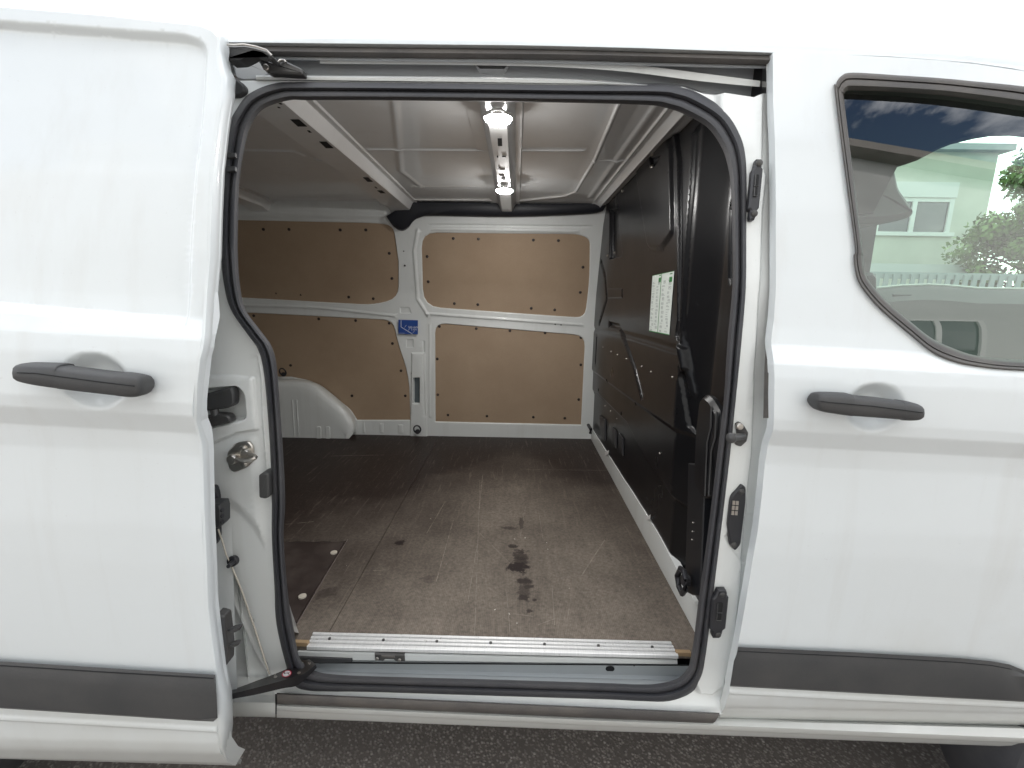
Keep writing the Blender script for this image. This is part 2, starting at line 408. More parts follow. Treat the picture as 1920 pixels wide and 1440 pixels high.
# ------------------------------------------------------------------ ground
def asphalt():
    m = nmat('asphalt', (.06, .056, .053), .85); t = NT(m)
    v = t.n('TexVoronoi'); v.inputs['Scale'].default_value = 95; t.l(t.obj(), v.inputs['Vector'])
    v2 = t.n('TexVoronoi'); v2.inputs['Scale'].default_value = 190; t.l(t.obj(), v2.inputs['Vector'])
    sv = t.n('SeparateColor'); t.l(v.outputs['Color'], sv.inputs[0]); s2 = t.n('SeparateColor'); t.l(v2.outputs['Color'], s2.inputs[0])
    edge = t.ramp(v.outputs['Distance'], [(.25, 1.0), (.55, 0.0)])
    c = t.ramp(sv.outputs[0], [(0, (.16, .140, .126)), (.55, (.24, .212, .19)), (.85, (.31, .28, .255)), (.95, (.36, .33, .30)), (1, (.46, .42, .39))])
    c = t.mix(edge, (.12, .104, .094, 1), c)
    fine = t.ramp(s2.outputs[0], [(.86, 0.0), (.92, 1.0)]); e2 = t.ramp(v2.outputs['Distance'], [(.2, 1.0), (.45, 0.0)])
    c = t.mix(t.math('MULTIPLY', fine, e2), c, (.28, .25, .23, 1))
    c = t.mix(t.ramp(t.noise(1.3, 6), [(.35, 0.0), (.7, .5)]), c, (.15, .13, .118, 1))
    t.l(c, t.b.inputs['Base Color'])
    h = t.math('MULTIPLY', edge, t.math('ADD', sv.outputs[0], .4)); t.l(t.bump(h, .8, .004), t.b.inputs['Normal']); return m
ASPH = asphalt()
g = MB(); n_ = 24
xs = [-600, -60, -10] + list(np.linspace(-4, 4, 12)) + [10, 60, 600]
for i in range(len(xs) - 1):
    for j in range(len(xs) - 1): g.add([(xs[i], xs[j], 0), (xs[i + 1], xs[j], 0), (xs[i + 1], xs[j + 1], 0), (xs[i], xs[j + 1], 0)], [(0, 1, 2, 3)])
tag(g.build('ground', ASPH, smooth=0), kind='structure', label='dark grey asphalt yard the white van stands on')

# ------------------------------------------------------------------ VAN
van = tag(empty('delivery_van', (0, .8, 0)), label='white delivery van parked with its sliding side door open onto an empty cargo bay', category='van')
VOFF = np.array((0, .8, 0))
class VanP: pass
_mk_link = link
def link(o, parent=None):                      # parts are modelled in world space; keep them there under the van
    col.objects.link(o)
    if parent is not None:
        o.parent = parent
        r = parent
        while r.parent is not None: r = r.parent
        o.matrix_parent_inverse = Matrix.Translation(-r.location) if parent is r else Matrix.Identity(4)
    return o
sidemap = lambda F: (lambda U, V, Rl: np.stack([U, F(V, U) - Rl, V], 1))
xz = lambda p: (p[0], p[2])
def uvs(px, F, dy=0): return [xz(on(x, y, F, dy)) for x, y in px]

# --- sliding door (left, slid back)
sil = [(424, 69), (427, 79), (426, 100), (430, 127), (439, 145), (437, 180), (433, 200), (427, 240), (418, 317), (414, 400), (412, 480), (405, 547), (400, 630), (396, 655), (391, 673), (385, 720), (382, 786), (383, 794), (394, 833), (396, 877), (398, 952), (403, 1050), (407, 1140), (413, 1190), (421, 1251), (432, 1305), (434, 1367), (431, 1400), (436, 1422), (451, 1433)]
wid = [17, 20, 22, 24, 26, 26, 25, 25, 24, 24, 24, 22, 21, 21, 21, 20, 19, 19, 20, 20, 20, 21, 22, 22, 22, 26, 26, 20, 14, 8]
face = [(x - d, y) for (x, y), d in zip(sil, wid)]
edgeL = [xz(on(x, y, skinL)) for x, y in face]
top = [xz(on(x, y, skinL)) for x, y in ((398, 59), (375, 49), (200, 30), (0, 13), (-400, -22), (-700, -48))]
bot = [xz(on(x, y, skinL)) for x, y in ((-800, 1398), (0, 1420))]
dout = edgeL[::-1] + [] 
dout = top[::-1] + edgeL + bot[::-1][0:1] + bot[0:1]
dout = [xz(on(-800, -57, skinL))] + top[::-1] + edgeL + [bot[1], bot[0]]
rec = uvs(rounded([(-900, -32), (0, 34), (352, 60), (394, 78), (384, 230), (372, 330), (362, 480), (352, 616), (330, 614), (0, 585), (-900, 520)], [0, 0, 40, 42, 0, 0, 0, 40, 20, 0, 0]), skinL)
bowl = on(175, 714, skinL)
lf = [('pad', rec, -.014, .017), ('dome', (bowl[0], bowl[2]), (.058, .047), -.021)]
b1 = uvs([(-900, 1350), (0, 1345), (412, 1368)], skinL)
lf += [('bead', b1, .004, .010)]
crease = lambda x0, x1: [('bead', [(x0, c - .035 * (x0 - .49)), (x1, c - .035 * (x1 - .49))], 0, .004) for c in (1.105, 1.15, 1.16, 1.17, 1.178, 1.186, 1.194, 1.203, 1.213, 1.30, 1.312, 1.325, 1.337, 1.348, 1.36, 1.372)]
lf += crease(-1.6, -.45)
sdoor = sheet('sliding_door', dout, sidemap(skinL), .013, WHITE, van, lf, rim=(0, .035, 0), edge=.008)
tag(sdoor, label='opened white sliding door pushed back over the rear flank')
# rolled edge of the door
r0 = [on(x, y, skinL) for x, y in face]; rows_ = [r0]
for k, (t, dy) in enumerate(((.25, .001), (.55, .008), (.85, .022), (1.0, .038))):
    rows_.append([on(x + (sx - x) * t, y + (sy - y) * t, skinL, dy) for (x, y), (sx, sy) in zip(face, sil)])
rows_.append([p + np.array((-.004, .012, 0)) for p in rows_[-1]]); rows_.append([p + np.array((-.05, .012, 0)) for p in rows_[-1]])
ribbon('door_edge', rows_, WHITE, sdoor, smooth=60)
# inner skin of the door, behind
mk('inner_panel', [(-.60, -.16, .56), (-1.6, -.16, .56), (-1.6, -.02, 1.86), (-.60, -.02, 1.86)], [(0, 1, 2, 3)], INNER, sdoor)

def handle(name, px_top, px_bot, F, parent, rng_, off=.006, prot=.036):
    xa, xb = min(p[0] for p in px_top), max(p[0] for p in px_top)
    mpx = lambda L_: [(rng_[0] + (x - xa) * (rng_[1] - rng_[0]) / (xb - xa), y) for x, y in L_]
    T = catmull(mpx(px_top), 6); B = catmull(mpx(px_bot), 6); n = len(T); m = 14; vs = []; fs = []
    for i in range(n):
        a = on(T[i][0], T[i][1], F, -off - .02); b = on(B[i][0], B[i][1], F, -off - .02)
        c = (a + b) / 2; hh = (a - b) / 2; s = i / (n - 1); pr = prot * (1 - abs(2 * s - 1) ** 5 * .35); r = .0 if i in (0, n - 1) else 1
        for k in range(m):
            t = 2 * math.pi * k / m; cs, sn = math.cos(t), math.sin(t)
            q = math.copysign(abs(sn) ** .55, sn); p = math.copysign(abs(cs) ** .6, cs)
            vs.append(c + hh * q * (1 if r else .55) + np.array((0, -p * pr * .5 * (1 if r else .6) + (.02 - pr * .5), 0)))
    for i in range(n - 1):
        for k in range(m): fs.append((i * m + k, i * m + (k + 1) % m, (i + 1) * m + (k + 1) % m, (i + 1) * m + k))
    fs += [tuple(range(m)), tuple(range((n - 1) * m, n * m))[::-1]]
    return mk(name, vs, fs, TRIM, parent, 50)
h = handle('door_handle', [(20, 697), (23, 686), (33, 680.5), (70, 680.5), (112, 682), (118, 686), (150, 690), (232, 699), (238, 698.5), (262, 701), (280, 706), (285, 717)], [(20, 700), (23, 708), (33, 715), (70, 722.5), (112, 728), (118, 729), (150, 732.5), (232, 741), (238, 742), (262, 744), (279, 741), (285, 730)], skinL, sdoor, (35, 272))
def groove(name, pts, F, dy, parent, r=.0009, mat=BLACK): return MB().tube([on(x, y, F, dy) for x, y in pts], r, 6).build(name, mat, parent)
groove('handle_seam', [(32, 699), (65, 700), (170, 714), (225, 721), (252, 724)], skinL, -.0435, sdoor)

def strip(name, rows_px, F, offs_, mat, parent, nsub=1, cap=True):
    """raised moulding: rows of pixel points, each row pushed out of the surface by its offset"""
    rows3 = [[on(x, y, F, -o) for x, y in r] for r, o in zip(rows_px, offs_)]
    n = len(rows3[0]); vs = [p for r in rows3 for p in r]; fs = []
    for a in range(len(rows3) - 1):
        for i in range(n - 1): fs.append((a * n + i, a * n + i + 1, (a + 1) * n + i + 1, (a + 1) * n + i))
    if cap:
        fs.append(tuple(a * n for a in range(len(rows3)))); fs.append(tuple(a * n + n - 1 for a in range(len(rows3)))[::-1])
    return mk(name, vs, fs, mat, parent, 30)
xsL = [-800, -400, 0, 200, 374]; end = 404
yT = lambda x: 1240 + x * .0625
yS = lambda x: 1273 + x * .073
yB = lambda x: 1328 + x * .064
rt = [(x, yT(x)) for x in xsL]; 
strip('side_moulding', [rt + [(404, 1265)], rt + [(404, 1265.5)], [(x, y + 7) for x, y in rt] + [(402, 1271)], [(x, yS(x)) for x in xsL] + [(406, 1300)], [(x, yB(x) - 2) for x in xsL] + [(408, 1346)], [(x, yB(x)) for x in xsL] + [(400, 1353)]], skinL, [.0, .010, .013, .019, .019, .0], TRIM, sdoor)
groove('moulding_seam', [(x, yT(x) + 8) for x in xsL[:-1]] + [(400, 1272)], skinL, -.0135, sdoor, .001)

# --- front door (right)
fe = [(1449, 99), (1450, 200), (1453, 260), (1455, 400), (1455, 540), (1451, 600), (1446, 640), (1451, 685), (1452, 740), (1451, 790), (1449, 808), (1440, 835), (1430, 915), (1420, 1000), (1413, 1040), (1398, 1130), (1384, 1210), (1368, 1287), (1362, 1316), (1351, 1340), (1335, 1355)]
gap = [(1480, 98.5), (1570, 102), (1687, 108), (1760, 113), (1830, 120), (1925, 134), (2060, 165), (2300, 250)]
bt = [(2500, 1424), (1920, 1379), (1551, 1366)]
fo = uvs(fe[::-1], skin) + uvs(gap, skin) + uvs(bt, skin)
win = [(1600, 137), (1683, 142), (1760, 147), (1823, 153), (1920, 163), (2060, 184), (2250, 240), (2330, 400), (2330, 690), (2200, 705), (1920, 695), (1832, 687), (1785, 677), (1747, 660), (1710, 630), (1650, 579), (1614, 536), (1604, 508), (1601, 480), (1603, 460), (1585, 327), (1566, 175), (1568, 158), (1578, 143)]
win = [tuple(p) for p in catmull(win, 4, True)]
wuv = uvs(win, skin)
bowl2 = on(1641, 764, skin)
ff = [('dome', (bowl2[0], bowl2[2]), (.056, .047), -.021), ('bead', uvs([(1362, 1296), (1920, 1324), (2400, 1346)], skin), .004, .010)]
ff += crease(.4, 1.75)
fdoor = sheet('front_door', fo, sidemap(skin), .013, WHITE, van, ff, holes=[wuv], rim=(0, .022, 0), edge=.007)
tag(fdoor, label='closed white front passenger door with tinted window')
handle('door_handle', [(1516, 752), (1519, 742), (1528, 736.5), (1560, 736.5), (1588, 738), (1594, 741), (1640, 745), (1688, 750.5), (1694, 750.5), (1718, 754), (1734, 760), (1738, 772)], [(1516, 757), (1519, 765), (1528, 770.5), (1560, 775.5), (1588, 779), (1594, 779), (1640, 782), (1688, 785.5), (1694, 787), (1718, 787.5), (1733, 784), (1738, 776)], skin, fdoor, (1526, 1727))
groove('handle_seam', [(1534, 752), (1560, 755), (1640, 762), (1700, 770), (1730, 774)], skin, -.0435, fdoor)
xr = [1500, 1600, 1727, 1800, 1860, 1893, 1925, 1945, 1975]
mt = [(1384, 1213)] + [(1500, 1218.5), (1600, 1223), (1727, 1230), (1800, 1234), (1860, 1240), (1893, 1246), (1925, 1259), (1945, 1275), (1975, 1322)]
ms = [(1376, 1240)] + [(x, 1240 + (x - 1376) * .053) for x in xr[:-1]] + [(1974, 1322)]
mb_ = [(1369, 1287)] + [(x, 1287 + (x - 1369) * .0527) for x in xr[:-1]] + [(1975, 1320)]
strip('side_moulding', [mt, mt, [(x, y + 7) for x, y in mt], ms, [(x, y - 2) for x, y in mb_], mb_], skin, [.0, .010, .012, .019, .019, .0], TRIM, fdoor)
groove('moulding_seam', [(x, y + 8) for x, y in mt[:-2]], skin, -.0125, fdoor, .001)
# window seal and glass
inn = [(1602, 168), (1683, 171), (1760, 176), (1823, 183), (1920, 197), (2060, 220), (2230, 270), (2300, 400), (2300, 670), (2200, 686), (1920, 677), (1832, 667), (1785, 652), (1747, 634), (1712, 607), (1662, 564), (1632, 530), (1621, 508), (1617, 480), (1616, 460), (1600, 327), (1583, 190), (1583, 176), (1588, 170)]
inn = [tuple(p) for p in catmull(inn, 4, True)]
P0 = [on(x, y, skin) for x, y in win]; rows_ = []
for t, dy in ((-.06, .004), (.0, -.004), (.12, -.007), (.30, -.006), (.36, -.001), (.42, -.005), (.75, -.004), (.9, .004), (1.0, .012)):
    rows_.append([on(a[0] + (b[0] - a[0]) * t, a[1] + (b[1] - a[1]) * t, skin, dy) for a, b in zip(win, inn)])
rows_.append([p + np.array((0, .02, 0)) for p in rows_[-1]])
ribbon('window_seal', rows_, GREYRUB, fdoor, closed=True, smooth=50)
gu = uvs([(a[0] + (b[0] - a[0]) * .8, a[1] + (b[1] - a[1]) * .8) for a, b in zip(win, inn)], skin)
glassF = table([(1.2, -.135), (1.40, -.126), (1.6, -.088), (1.85, -.022)], .05)
sheet('window_glass', gu, lambda U, V, Rl: np.stack([U, glassF(V) + .004, V], 1), .03, GLASS, fdoor)
# --- roof
rs = [(-.018, 1.935), (-.016, 1.943), (-.008, 1.955), (.005, 1.975), (.03, 2.01), (.07, 2.045), (.14, 2.07), (.3, 2.09), (.8, 2.105), (1.3, 2.09), (1.5, 2.05), (1.62, 1.95)]
xs_ = [-2.6, -1.6, -1.0, -.6, -.3, 0, .3, .45, .6, .8, 1.0, 1.2, 1.5, 1.9]
e0 = [(-300, 72), (430, 79), (600, 81), (1000, 85), (1200, 90), (1450, 97), (1570, 100.5), (1687, 105), (1830, 116.5), (1925, 130), (2060, 160), (2300, 240)]
P = [at(x, y, Y=-.014 + (0 if x < 1400 else -.003)) for x, y in e0]
ex = np.array([p[0] for p in P]); ez = np.array([p[2] for p in P])
xs_ = sorted(list(np.linspace(-2.6, -.9, 5)) + list(np.linspace(-.8, 2.0, 36)))
rows_ = []
for (y, z) in rs:
    rows_.append([(x, y + .004, z - 1.935 + float(np.interp(x, ex, ez)) if y < .5 else z - .06 * max(0, x - .8)) for x in xs_])
rows_.insert(0, [(a, b + .022, c + .001) for a, b, c in rows_[0]])
cut = [i for i, x in enumerate(xs_) if x <= 1.2]
roof = ribbon('roof_panel', [[r[i] for i in cut] for r in rows_], WHITE, van, smooth=60)
tail = [cut[-1]] + [i for i, x in enumerate(xs_) if x > 1.2]
rail_rows = [[r[i] for i in tail] for r in rows_[:8]]
rail_rows.append([(x, y + .03, z - .05) for x, y, z in rail_rows[-1]]); rail_rows.append([(x, .02, z - .07) for x, y, z in rail_rows[-1]])
ribbon('roof_rail', rail_rows, WHITE, van, smooth=60)
# --- gutter, header rubber, channel, rail along the top of the opening
def prow(name, rows, mat, smooth=35, sub=4, thick=0, parent=van):
    R3 = []
    for pts, Y in rows:
        c = catmull(pts, sub); Yf = Y if callable(Y) else (lambda x, Y=Y: Y)
        R3.append([at(x, y, Y=Yf(x)) for x, y in c])
    return ribbon(name, R3, mat, parent, smooth=smooth)
A = [400, 600, 1000, 1200, 1447]
def L5(*y): return list(zip(A, y))
TAN = dusty('dirty_sealant', (.30, .27, .21), .7, (.12, .1, .08), .6)
prow('gutter_strip', [(L5(77, 80, 83.5, 89, 96), -.012), (L5(79.5, 83, 87, 93, 99), .012), (L5(82.5, 87, 91.5, 97, 103), .006)], TAN)
prow('header_rubber', [(L5(82, 86.5, 91, 96.5, 102.5), .006), (L5(86, 90, 95, 100, 106), -.008), (L5(94, 97, 101, 105, 112), -.012), (L5(100, 103, 107, 112, 119), -.006), (L5(104, 108, 112.5, 117.5, 124), .008)], GREYRUB, 60)
prow('rail_channel', [(L5(104, 107.5, 112, 117, 123.5), .006), (L5(106, 110, 115, 120, 126.5), .004), (L5(109, 113, 118, 123, 129), .008), (L5(110, 114, 119, 124, 130), .05), (L5(140, 141, 145, 156, 190), .052), (L5(142, 142, 146, 158, 200), .0)], CHAN, 20)
prow('lower_lip', [([(480, 141), (600, 142), (1000, 147), (1130, 153), (1230, 160)], .0), ([(480, 144), (600, 145), (1000, 149), (1130, 155), (1230, 161)], -.008), ([(480, 149), (600, 150), (1000, 155), (1130, 158), (1230, 163)], -.006), ([(480, 154), (600, 155), (1000, 160), (1130, 162), (1230, 165)], .012)], INNER)
rt_ = [(600, 113), (880, 115), (1047, 117), (1180, 121), (1313, 137), (1437, 153)]
rb_ = [(600, 119), (880, 122), (1047, 126), (1180, 135), (1313, 152), (1437, 164)]
prow('door_rail', [(rt_, .03), (rt_, .018), (rb_, .018), (rb_, .03)], INNER, 30)
# shaded pocket right end
mk('channel_end', [at(1437, 112, Y=.0), at(1449, 112, Y=.0), at(1446, 240, Y=-.02), at(1436, 240, Y=-.02)], [(0, 1, 2, 3)], INNER, van)
# --- body frame round the opening
SO = [(880, 157), (1080, 160), (1240, 160), (1280, 165), (1313, 177), (1363, 210), (1390, 253), (1400, 293), (1402, 351), (1401, 440), (1400, 540), (1392, 640), (1381, 750), (1369, 865), (1353, 1000), (1338, 1123), (1330, 1190), (1324, 1234), (1316, 1270), (1296, 1298), (1254, 1314), (1200, 1314), (1140, 1311), (920, 1304), (700, 1297), (620, 1296), (577, 1294), (552, 1284), (538, 1251), (519, 1171), (515, 1100), (510, 1006), (510, 940), (507, 847), (500, 747), (493, 687), (483, 653), (467, 630), (433, 580), (420, 530), (415, 480), (413, 433), (418, 340), (430, 240), (443, 207), (467, 177), (510, 158), (560, 154), (700, 155)]
SI = [(880, 190), (1080, 193), (1213, 197), (1250, 203), (1280, 213), (1325, 238), (1352, 275), (1364, 310), (1370, 351), (1373, 440), (1373, 540), (1364, 640), (1357, 750), (1343, 868), (1327, 1000), (1310, 1123), (1302, 1190), (1295, 1234), (1288, 1255), (1268, 1273), (1230, 1282), (1190, 1283), (1140, 1281), (920, 1274), (700, 1268), (622, 1264), (592, 1258), (572, 1246), (560, 1228), (549, 1171), (540, 1113), (532, 1010), (535, 940), (531, 850), (524, 747), (518, 680), (508, 647), (490, 622), (460, 580), (450, 535), (446, 480), (446, 433), (449, 340), (462, 262), (475, 227), (498, 202), (543, 188), (580, 188), (700, 188)]
SOc = catmull(SO, 5, True); SIc = catmull(SI, 5, True)
rows_ = []
for t, dy in ((-.10, .012), (-.02, .0), (.03, -.012), (.15, -.020), (.30, -.021), (.42, -.015), (.47, -.010), (.52, -.014), (.62, -.018), (.78, -.016), (.92, -.006), (1.0, .006)):
    rows_.append([on(a[0] + (b[0] - a[0]) * t, a[1] + (b[1] - a[1]) * t, sealF, dy) for a, b in zip(SOc, SIc)])
rows_.append([on(b[0], b[1], sealF, .030) for b in SIc])
seal = ribbon('door_seal', rows_, RUB, van, closed=True, smooth=60)
mid = [tuple(a + (b - a) * .5) for a, b in zip(SOc[::2], SIc[::2])]
fr = [(320, 152), (480, 151), (1130, 158), (1230, 161), (1280, 163), (1320, 176), (1353, 180), (1407, 188), (1443, 172), (1475, 172), (1482, 400), (1482, 640), (1482, 780), (1462, 900), (1442, 1060), (1412, 1230), (1385, 1330), (1349, 1340), (1200, 1333), (1140, 1329), (920, 1319), (700, 1309), (545, 1303), (500, 1300), (330, 1285)]
def fuv(px): return uvs(px, sealF)
jamb_pad = fuv([(1340, 150), (1436, 150), (1432, 200), (1430, 305), (1438, 332), (1431, 400), (1424, 560), (1416, 700), (1411, 850), (1405, 900), (1397, 1000), (1389, 1100), (1377, 1200), (1360, 1280), (1335, 1303), (1305, 1300), (1290, 1260), (1300, 700), (1340, 300)])
fm = [('pad', jamb_pad, .014, .012),
      ('pad', fuv([(1425, 1075), (1388, 1060), (1350, 1000), (1380, 960), (1440, 960)]), -.004, .010),
      ('pad', fuv(rounded([(370, 700), (440, 701), (480, 705), (488, 806), (445, 813), (370, 845)], 6)), .007, .006),
      ('pad', fuv(rounded([(360, 728), (450, 721), (464, 738), (467, 786), (400, 802), (360, 810)], 12)), -.030, .008),
      ('pad', fuv(rounded([(360, 835), (400, 825), (440, 815), (486, 812), (500, 900), (506, 1000), (500, 1040), (470, 990), (430, 950), (410, 1000), (360, 1000)], 14)), .006, .03),
      ('bead', fuv([(487, 668), (493, 710), (497, 800), (503, 880)]), .004, .006),
      ('pad', fuv([(330, 1000), (410, 1010), (432, 1060), (470, 1150), (500, 1240), (515, 1310), (330, 1310)]), -.03, .02),
      ('bead', fuv([(404, 1080), (430, 1140), (470, 1230), (500, 1295)]), .014, .012),
      ('bead', fuv([(416, 1080), (450, 1160), (500, 1280)]), -.006, .006)]
ffr = [f for f in fm]
frame = sheet('door_frame', fuv(fr), sidemap(sealF), .014, INNER, van, ffr, holes=[fuv(mid)], edge=.009)
# rubber closing strip behind the front door edge
gy = [(110, .012, 1440, 1452), (200, .012, 1440, 1453), (300, .012, 1441, 1456), (400, .012, 1444, 1458), (460, .012, 1445, 1458), (560, .012, 1445, 1458), (640, .016, 1436, 1450), (700, .016, 1433, 1455), (784, .016, 1431, 1455)]
gr0 = [[on(x0_, y, skin, d + .014) for y, d, x0_, x1_ in gy], [on((x0_ + x1_) / 2, y, skin, d) for y, d, x0_, x1_ in gy], [on(x1_, y, skin, d - .002) for y, d, x0_, x1_ in gy], [on(x1_ + 20, y, skin, d + .012) for y, d, x0_, x1_ in gy]]
ribbon('gap_rubber', gr0, GREYRUB, van)
# hinge-side fittings
def pixplate(name, poly, Y, depth, mat, parent, bevel=.0015, F=None, dy=0):
    pts = [at(x, y, Y=Y) if F is None else on(x, y, F, dy) for x, y in poly]
    return plate(name, pts, depth, mat, parent, bevel)
def striker_plate(x0, y0, x1, y1, tilt, nm):
    """black guide block with two screws and two pockets"""
    cx, cy = (x0 + x1) / 2, (y0 + y1) / 2; hh = (y1 - y0) / 2; ww = (x1 - x0) / 2
    def T(u, v): return (cx + u * ww - tilt * v * hh, cy + v * hh)
    body = [T(*p) for p in ((-.7, -.72), (-.45, -1), (.55, -1), (.75, -.85), (.75, -.72), (1, -.68), (1, .6), (.7, .68), (.6, .85), (.35, 1), (-.45, 1), (-.6, .9), (-.6, .7), (-1, .62), (-1, -.62))]
    o = pixplate('guide_block', body, 0, .012, PLAST, van, .003, sealF, -.028)
    for u, v, a, b in ((0, -.28, .34, .20), (0, .1, .30, .14)):
        pixplate('pocket', rounded([T(u - a, v - b), T(u + a, v - b), T(u + a, v + b), T(u - a, v + b)], 3), 0, .002, BLACK, o, .0005, sealF, -.0295)
        m = MB(); m.tube([on(*T(u + a * c, v + b * s), sealF, -.0295) for c, s in ((-1, -1), (-1, 1), (1, 1))], .0012, 6); m.build('pocket_lip', DARKM, o)
    for v in (-.84, .82):
        c = on(*T(.05, v), sealF, -.0275); MB().disc(c, (0, -1, 0), .006, .004).build('screw', DARKM, o)
    return o
striker_plate(1408, 297, 1428, 411, .10, 'a')
striker_plate(1334, 1107, 1364, 1198, .10, 'b')
# contact plate
cp = pixplate('contact_plate', rounded([(1383, 920), (1392, 909), (1399, 914), (1399, 940), (1393, 990), (1389, 1022), (1379, 1034), (1370, 1024), (1365, 985), (1370, 940), (1373, 930)], 5), 0, .01, PLAST, van, .002, sealF, -.022)
for k in range(6):
    i, j = k % 2, k // 2; x = 1374 + i * 6.5 - j * 1.0; y = 939 + j * 9.5 + i * .5
    pixplate('contact_pad', [(x, y), (x + 5, y + .5), (x + 4.4, y + 8), (x - .8, y + 7.5)], 0, .002, STEEL, cp, .0003, sealF, -.0235)
for x, y in ((1390, 921), (1375, 1021)): MB().disc(on(x, y, sealF, -.0215), (0, -1, 0), .006, .004).build('screw', DARKM, cp)
# latch catch on the pillar
lc = pixplate('latch_catch', rounded([(1380, 795), (1387, 791), (1395, 797), (1404, 812), (1401, 828), (1390, 838), (1380, 835), (1377, 825), (1383, 815)], 3), 0, .01, DARKM, van, .002, sealF, -.02)
m = MB(); a = on(1393, 818, sealF, -.022); b = on(1372, 821, sealF, -.055); m.tube([a, (a + b) / 2, b], .0075, 10).disc(b, (b - a), .010, .006); m.build('catch_pin', DARKM, lc)
MB().disc(on(1386, 799, sealF, -.02), (0, -1, 0), .007, .006).build('screw', STEEL, lc)
# striker loop on the rear pillar
st = pixplate('striker', rounded([(425, 848), (441, 831), (465, 827), (474, 838), (475, 864), (463, 877), (437, 887), (427, 877)], 6), 0, .006, STEEL, van, .002, sealF, -.016)
a = on(439, 859, sealF, -.018); b = on(463, 848, sealF, -.018); o1 = on(462, 866, sealF, -.058); o2 = on(479, 857, sealF, -.058)
MB().tube(catmull([a, a * .6 + o1 * .4, o1 + (.0, 0, .002), (o1 + o2) / 2 + np.array((.0, -.004, 0)), o2, b * .6 + o2 * .4, b], 4), .0042, 8).disc(a, (0, -1, 0), .011, .012).disc(b, (0, -1, 0), .009, .01).build('striker_loop', STEEL, st)
for x, y in ((456, 841), (458, 869)): MB().disc(on(x, y, sealF, -.0165), (0, -1, 0), .007, .004).disc(on(x, y, sealF, -.0195), (0, -1, 0), .003, .002).build('screw', STEEL, st)
# rubber buffer
pixplate('rubber_buffer', rounded([(484, 892), (490, 888), (503, 889), (504, 933), (496, 936), (485, 934)], 3), 0, .035, TRIM, van, .003, sealF, -.03)
# dark door gear seen in the recess
pixplate('hinge_cover', rounded([(380, 740), (432, 726), (437, 736), (438, 758), (430, 765), (380, 772)], 6), 0, .02, TRIM, van, .003, sealF, -.015)
hg = pixplate('roller_arm', rounded([(380, 782), (400, 777), (424, 778), (431, 784), (431, 793), (400, 800), (380, 806)], 4), 0, .02, DARKM, van, .003, sealF, -.018)
MB().tube([on(402, 768, sealF, -.01), on(404, 780, sealF, -.012)], .008, 10).build('arm_pivot', DARKM, hg)
# electrical connector, cable and grommet
pixplate('connector_plate', rounded([(385, 914), (402, 912), (407, 930), (409, 1010), (402, 1025), (385, 1030)], 6), 0, .012, PLAST, van, .002, sealF, -.03)
cn_ = pixplate('connector', [(388, 946), (411, 947), (414, 957), (414, 985), (409, 991), (388, 992)], 0, .03, TRIM, van, .003, sealF, -.065)
for y in (957, 967.5, 979): MB().tube([on(409, y, sealF, -.06), on(418, y - 1, sealF, -.06)], [.0042, .0045], 8).build('contact_pin', PLAST, cn_)
MB().tube([on(x, y, sealF, -.028) for x, y in ((409, 992), (417, 1015), (424, 1040), (433, 1058), (440, 1075), (455, 1112), (480, 1185), (505, 1264))], .0016, 6).build('cable', nmat('cable_beige', (.55, .5, .42), .5), van)
gr = MB().disc(on(438, 1051, sealF, -.022), (0, -1, .2), .0115, .008).build('cable_grommet', PLAST, van)
MB().tube([on(437, 1054, sealF, -.03), on(428, 1062, sealF, -.055)], [.005, .004], 8).build('grommet_nose', PLAST, gr)
# hook plate on the sliding door edge
hk = pixplate('hook_plate', rounded([(404, 1152), (421, 1156), (424, 1180), (428, 1215), (427, 1245), (421, 1251), (404, 1250)], 4), 0, .02, DARKM, van, .002, skinL, .035)
for p in ([(424, 1183), (438, 1177), (451, 1175), (449, 1182), (438, 1188)], [(426, 1212), (438, 1206), (449, 1205), (446, 1211), (436, 1216)]):
    pixplate('hook_prong', rounded(p, 2), 0, .008, DARKM, hk, .002, skinL, .032)
# small spring clips on the left of the seal
for y in (292, 318):
    pixplate('trim_clip', [(424, y - 8), (441, y - 6), (441, y + 2), (425, y + 4)], 0, .006, DARKM, van, .001, sealF, -.03)
# top-left roller bracket
br = pixplate('roller_bracket', rounded([(424, 84), (438, 82), (460, 84), (480, 88), (500, 95), (511, 106), (508, 112), (495, 108), (478, 99), (465, 102), (455, 108), (440, 106), (424, 112)], 3), 0, .03, DARKM, van, .002, None)if False else None
brk = pixplate('roller_bracket', rounded([(424, 84), (438, 85), (458, 84), (480, 88), (500, 94), (511, 105), (506, 111), (492, 101), (474, 97), (462, 104), (447, 111), (424, 112)], 3), -.075, .03, TRIM, van, .003)
m = MB(); m.tube([at(x, y, Y=-.078) for x, y in ((425, 84), (440, 84.5), (458, 83.5), (480, 87.5), (500, 94), (510, 104))], .0018, 6); m.build('bracket_edge', STEEL, brk)
rl = pixplate('roller_carrier', rounded([(482, 110), (497, 109), (508, 116), (520, 121), (530, 112), (536, 114), (566, 128), (567, 139), (545, 138), (520, 136), (503, 136), (493, 130)], 3), -.035, .02, DARKM, van, .003)
MB().tube([at(x, y, Y=-.04) for x, y in ((485, 107), (500, 108), (509, 115), (519, 120), (526, 113), (533, 113), (536, 117))], .0024, 8).build('carrier_lip', STEEL, rl)
MB().disc(at(500, 128, Y=-.036), (0, -1, 0), .006, .005).build('roller_pin', STEEL, rl)
pixplate('body_corner', rounded([(424, 104), (445, 108), (480, 106), (500, 112), (505, 140), (480, 150), (455, 152), (442, 146), (436, 120)], 5), .0, .03, CHAN, van, .003)
pixplate('corner_stop', rounded([(430, 140), (446, 148), (458, 160), (460, 172), (450, 181), (428, 182)], 7), -.02, .03, TRIM, van, .004)

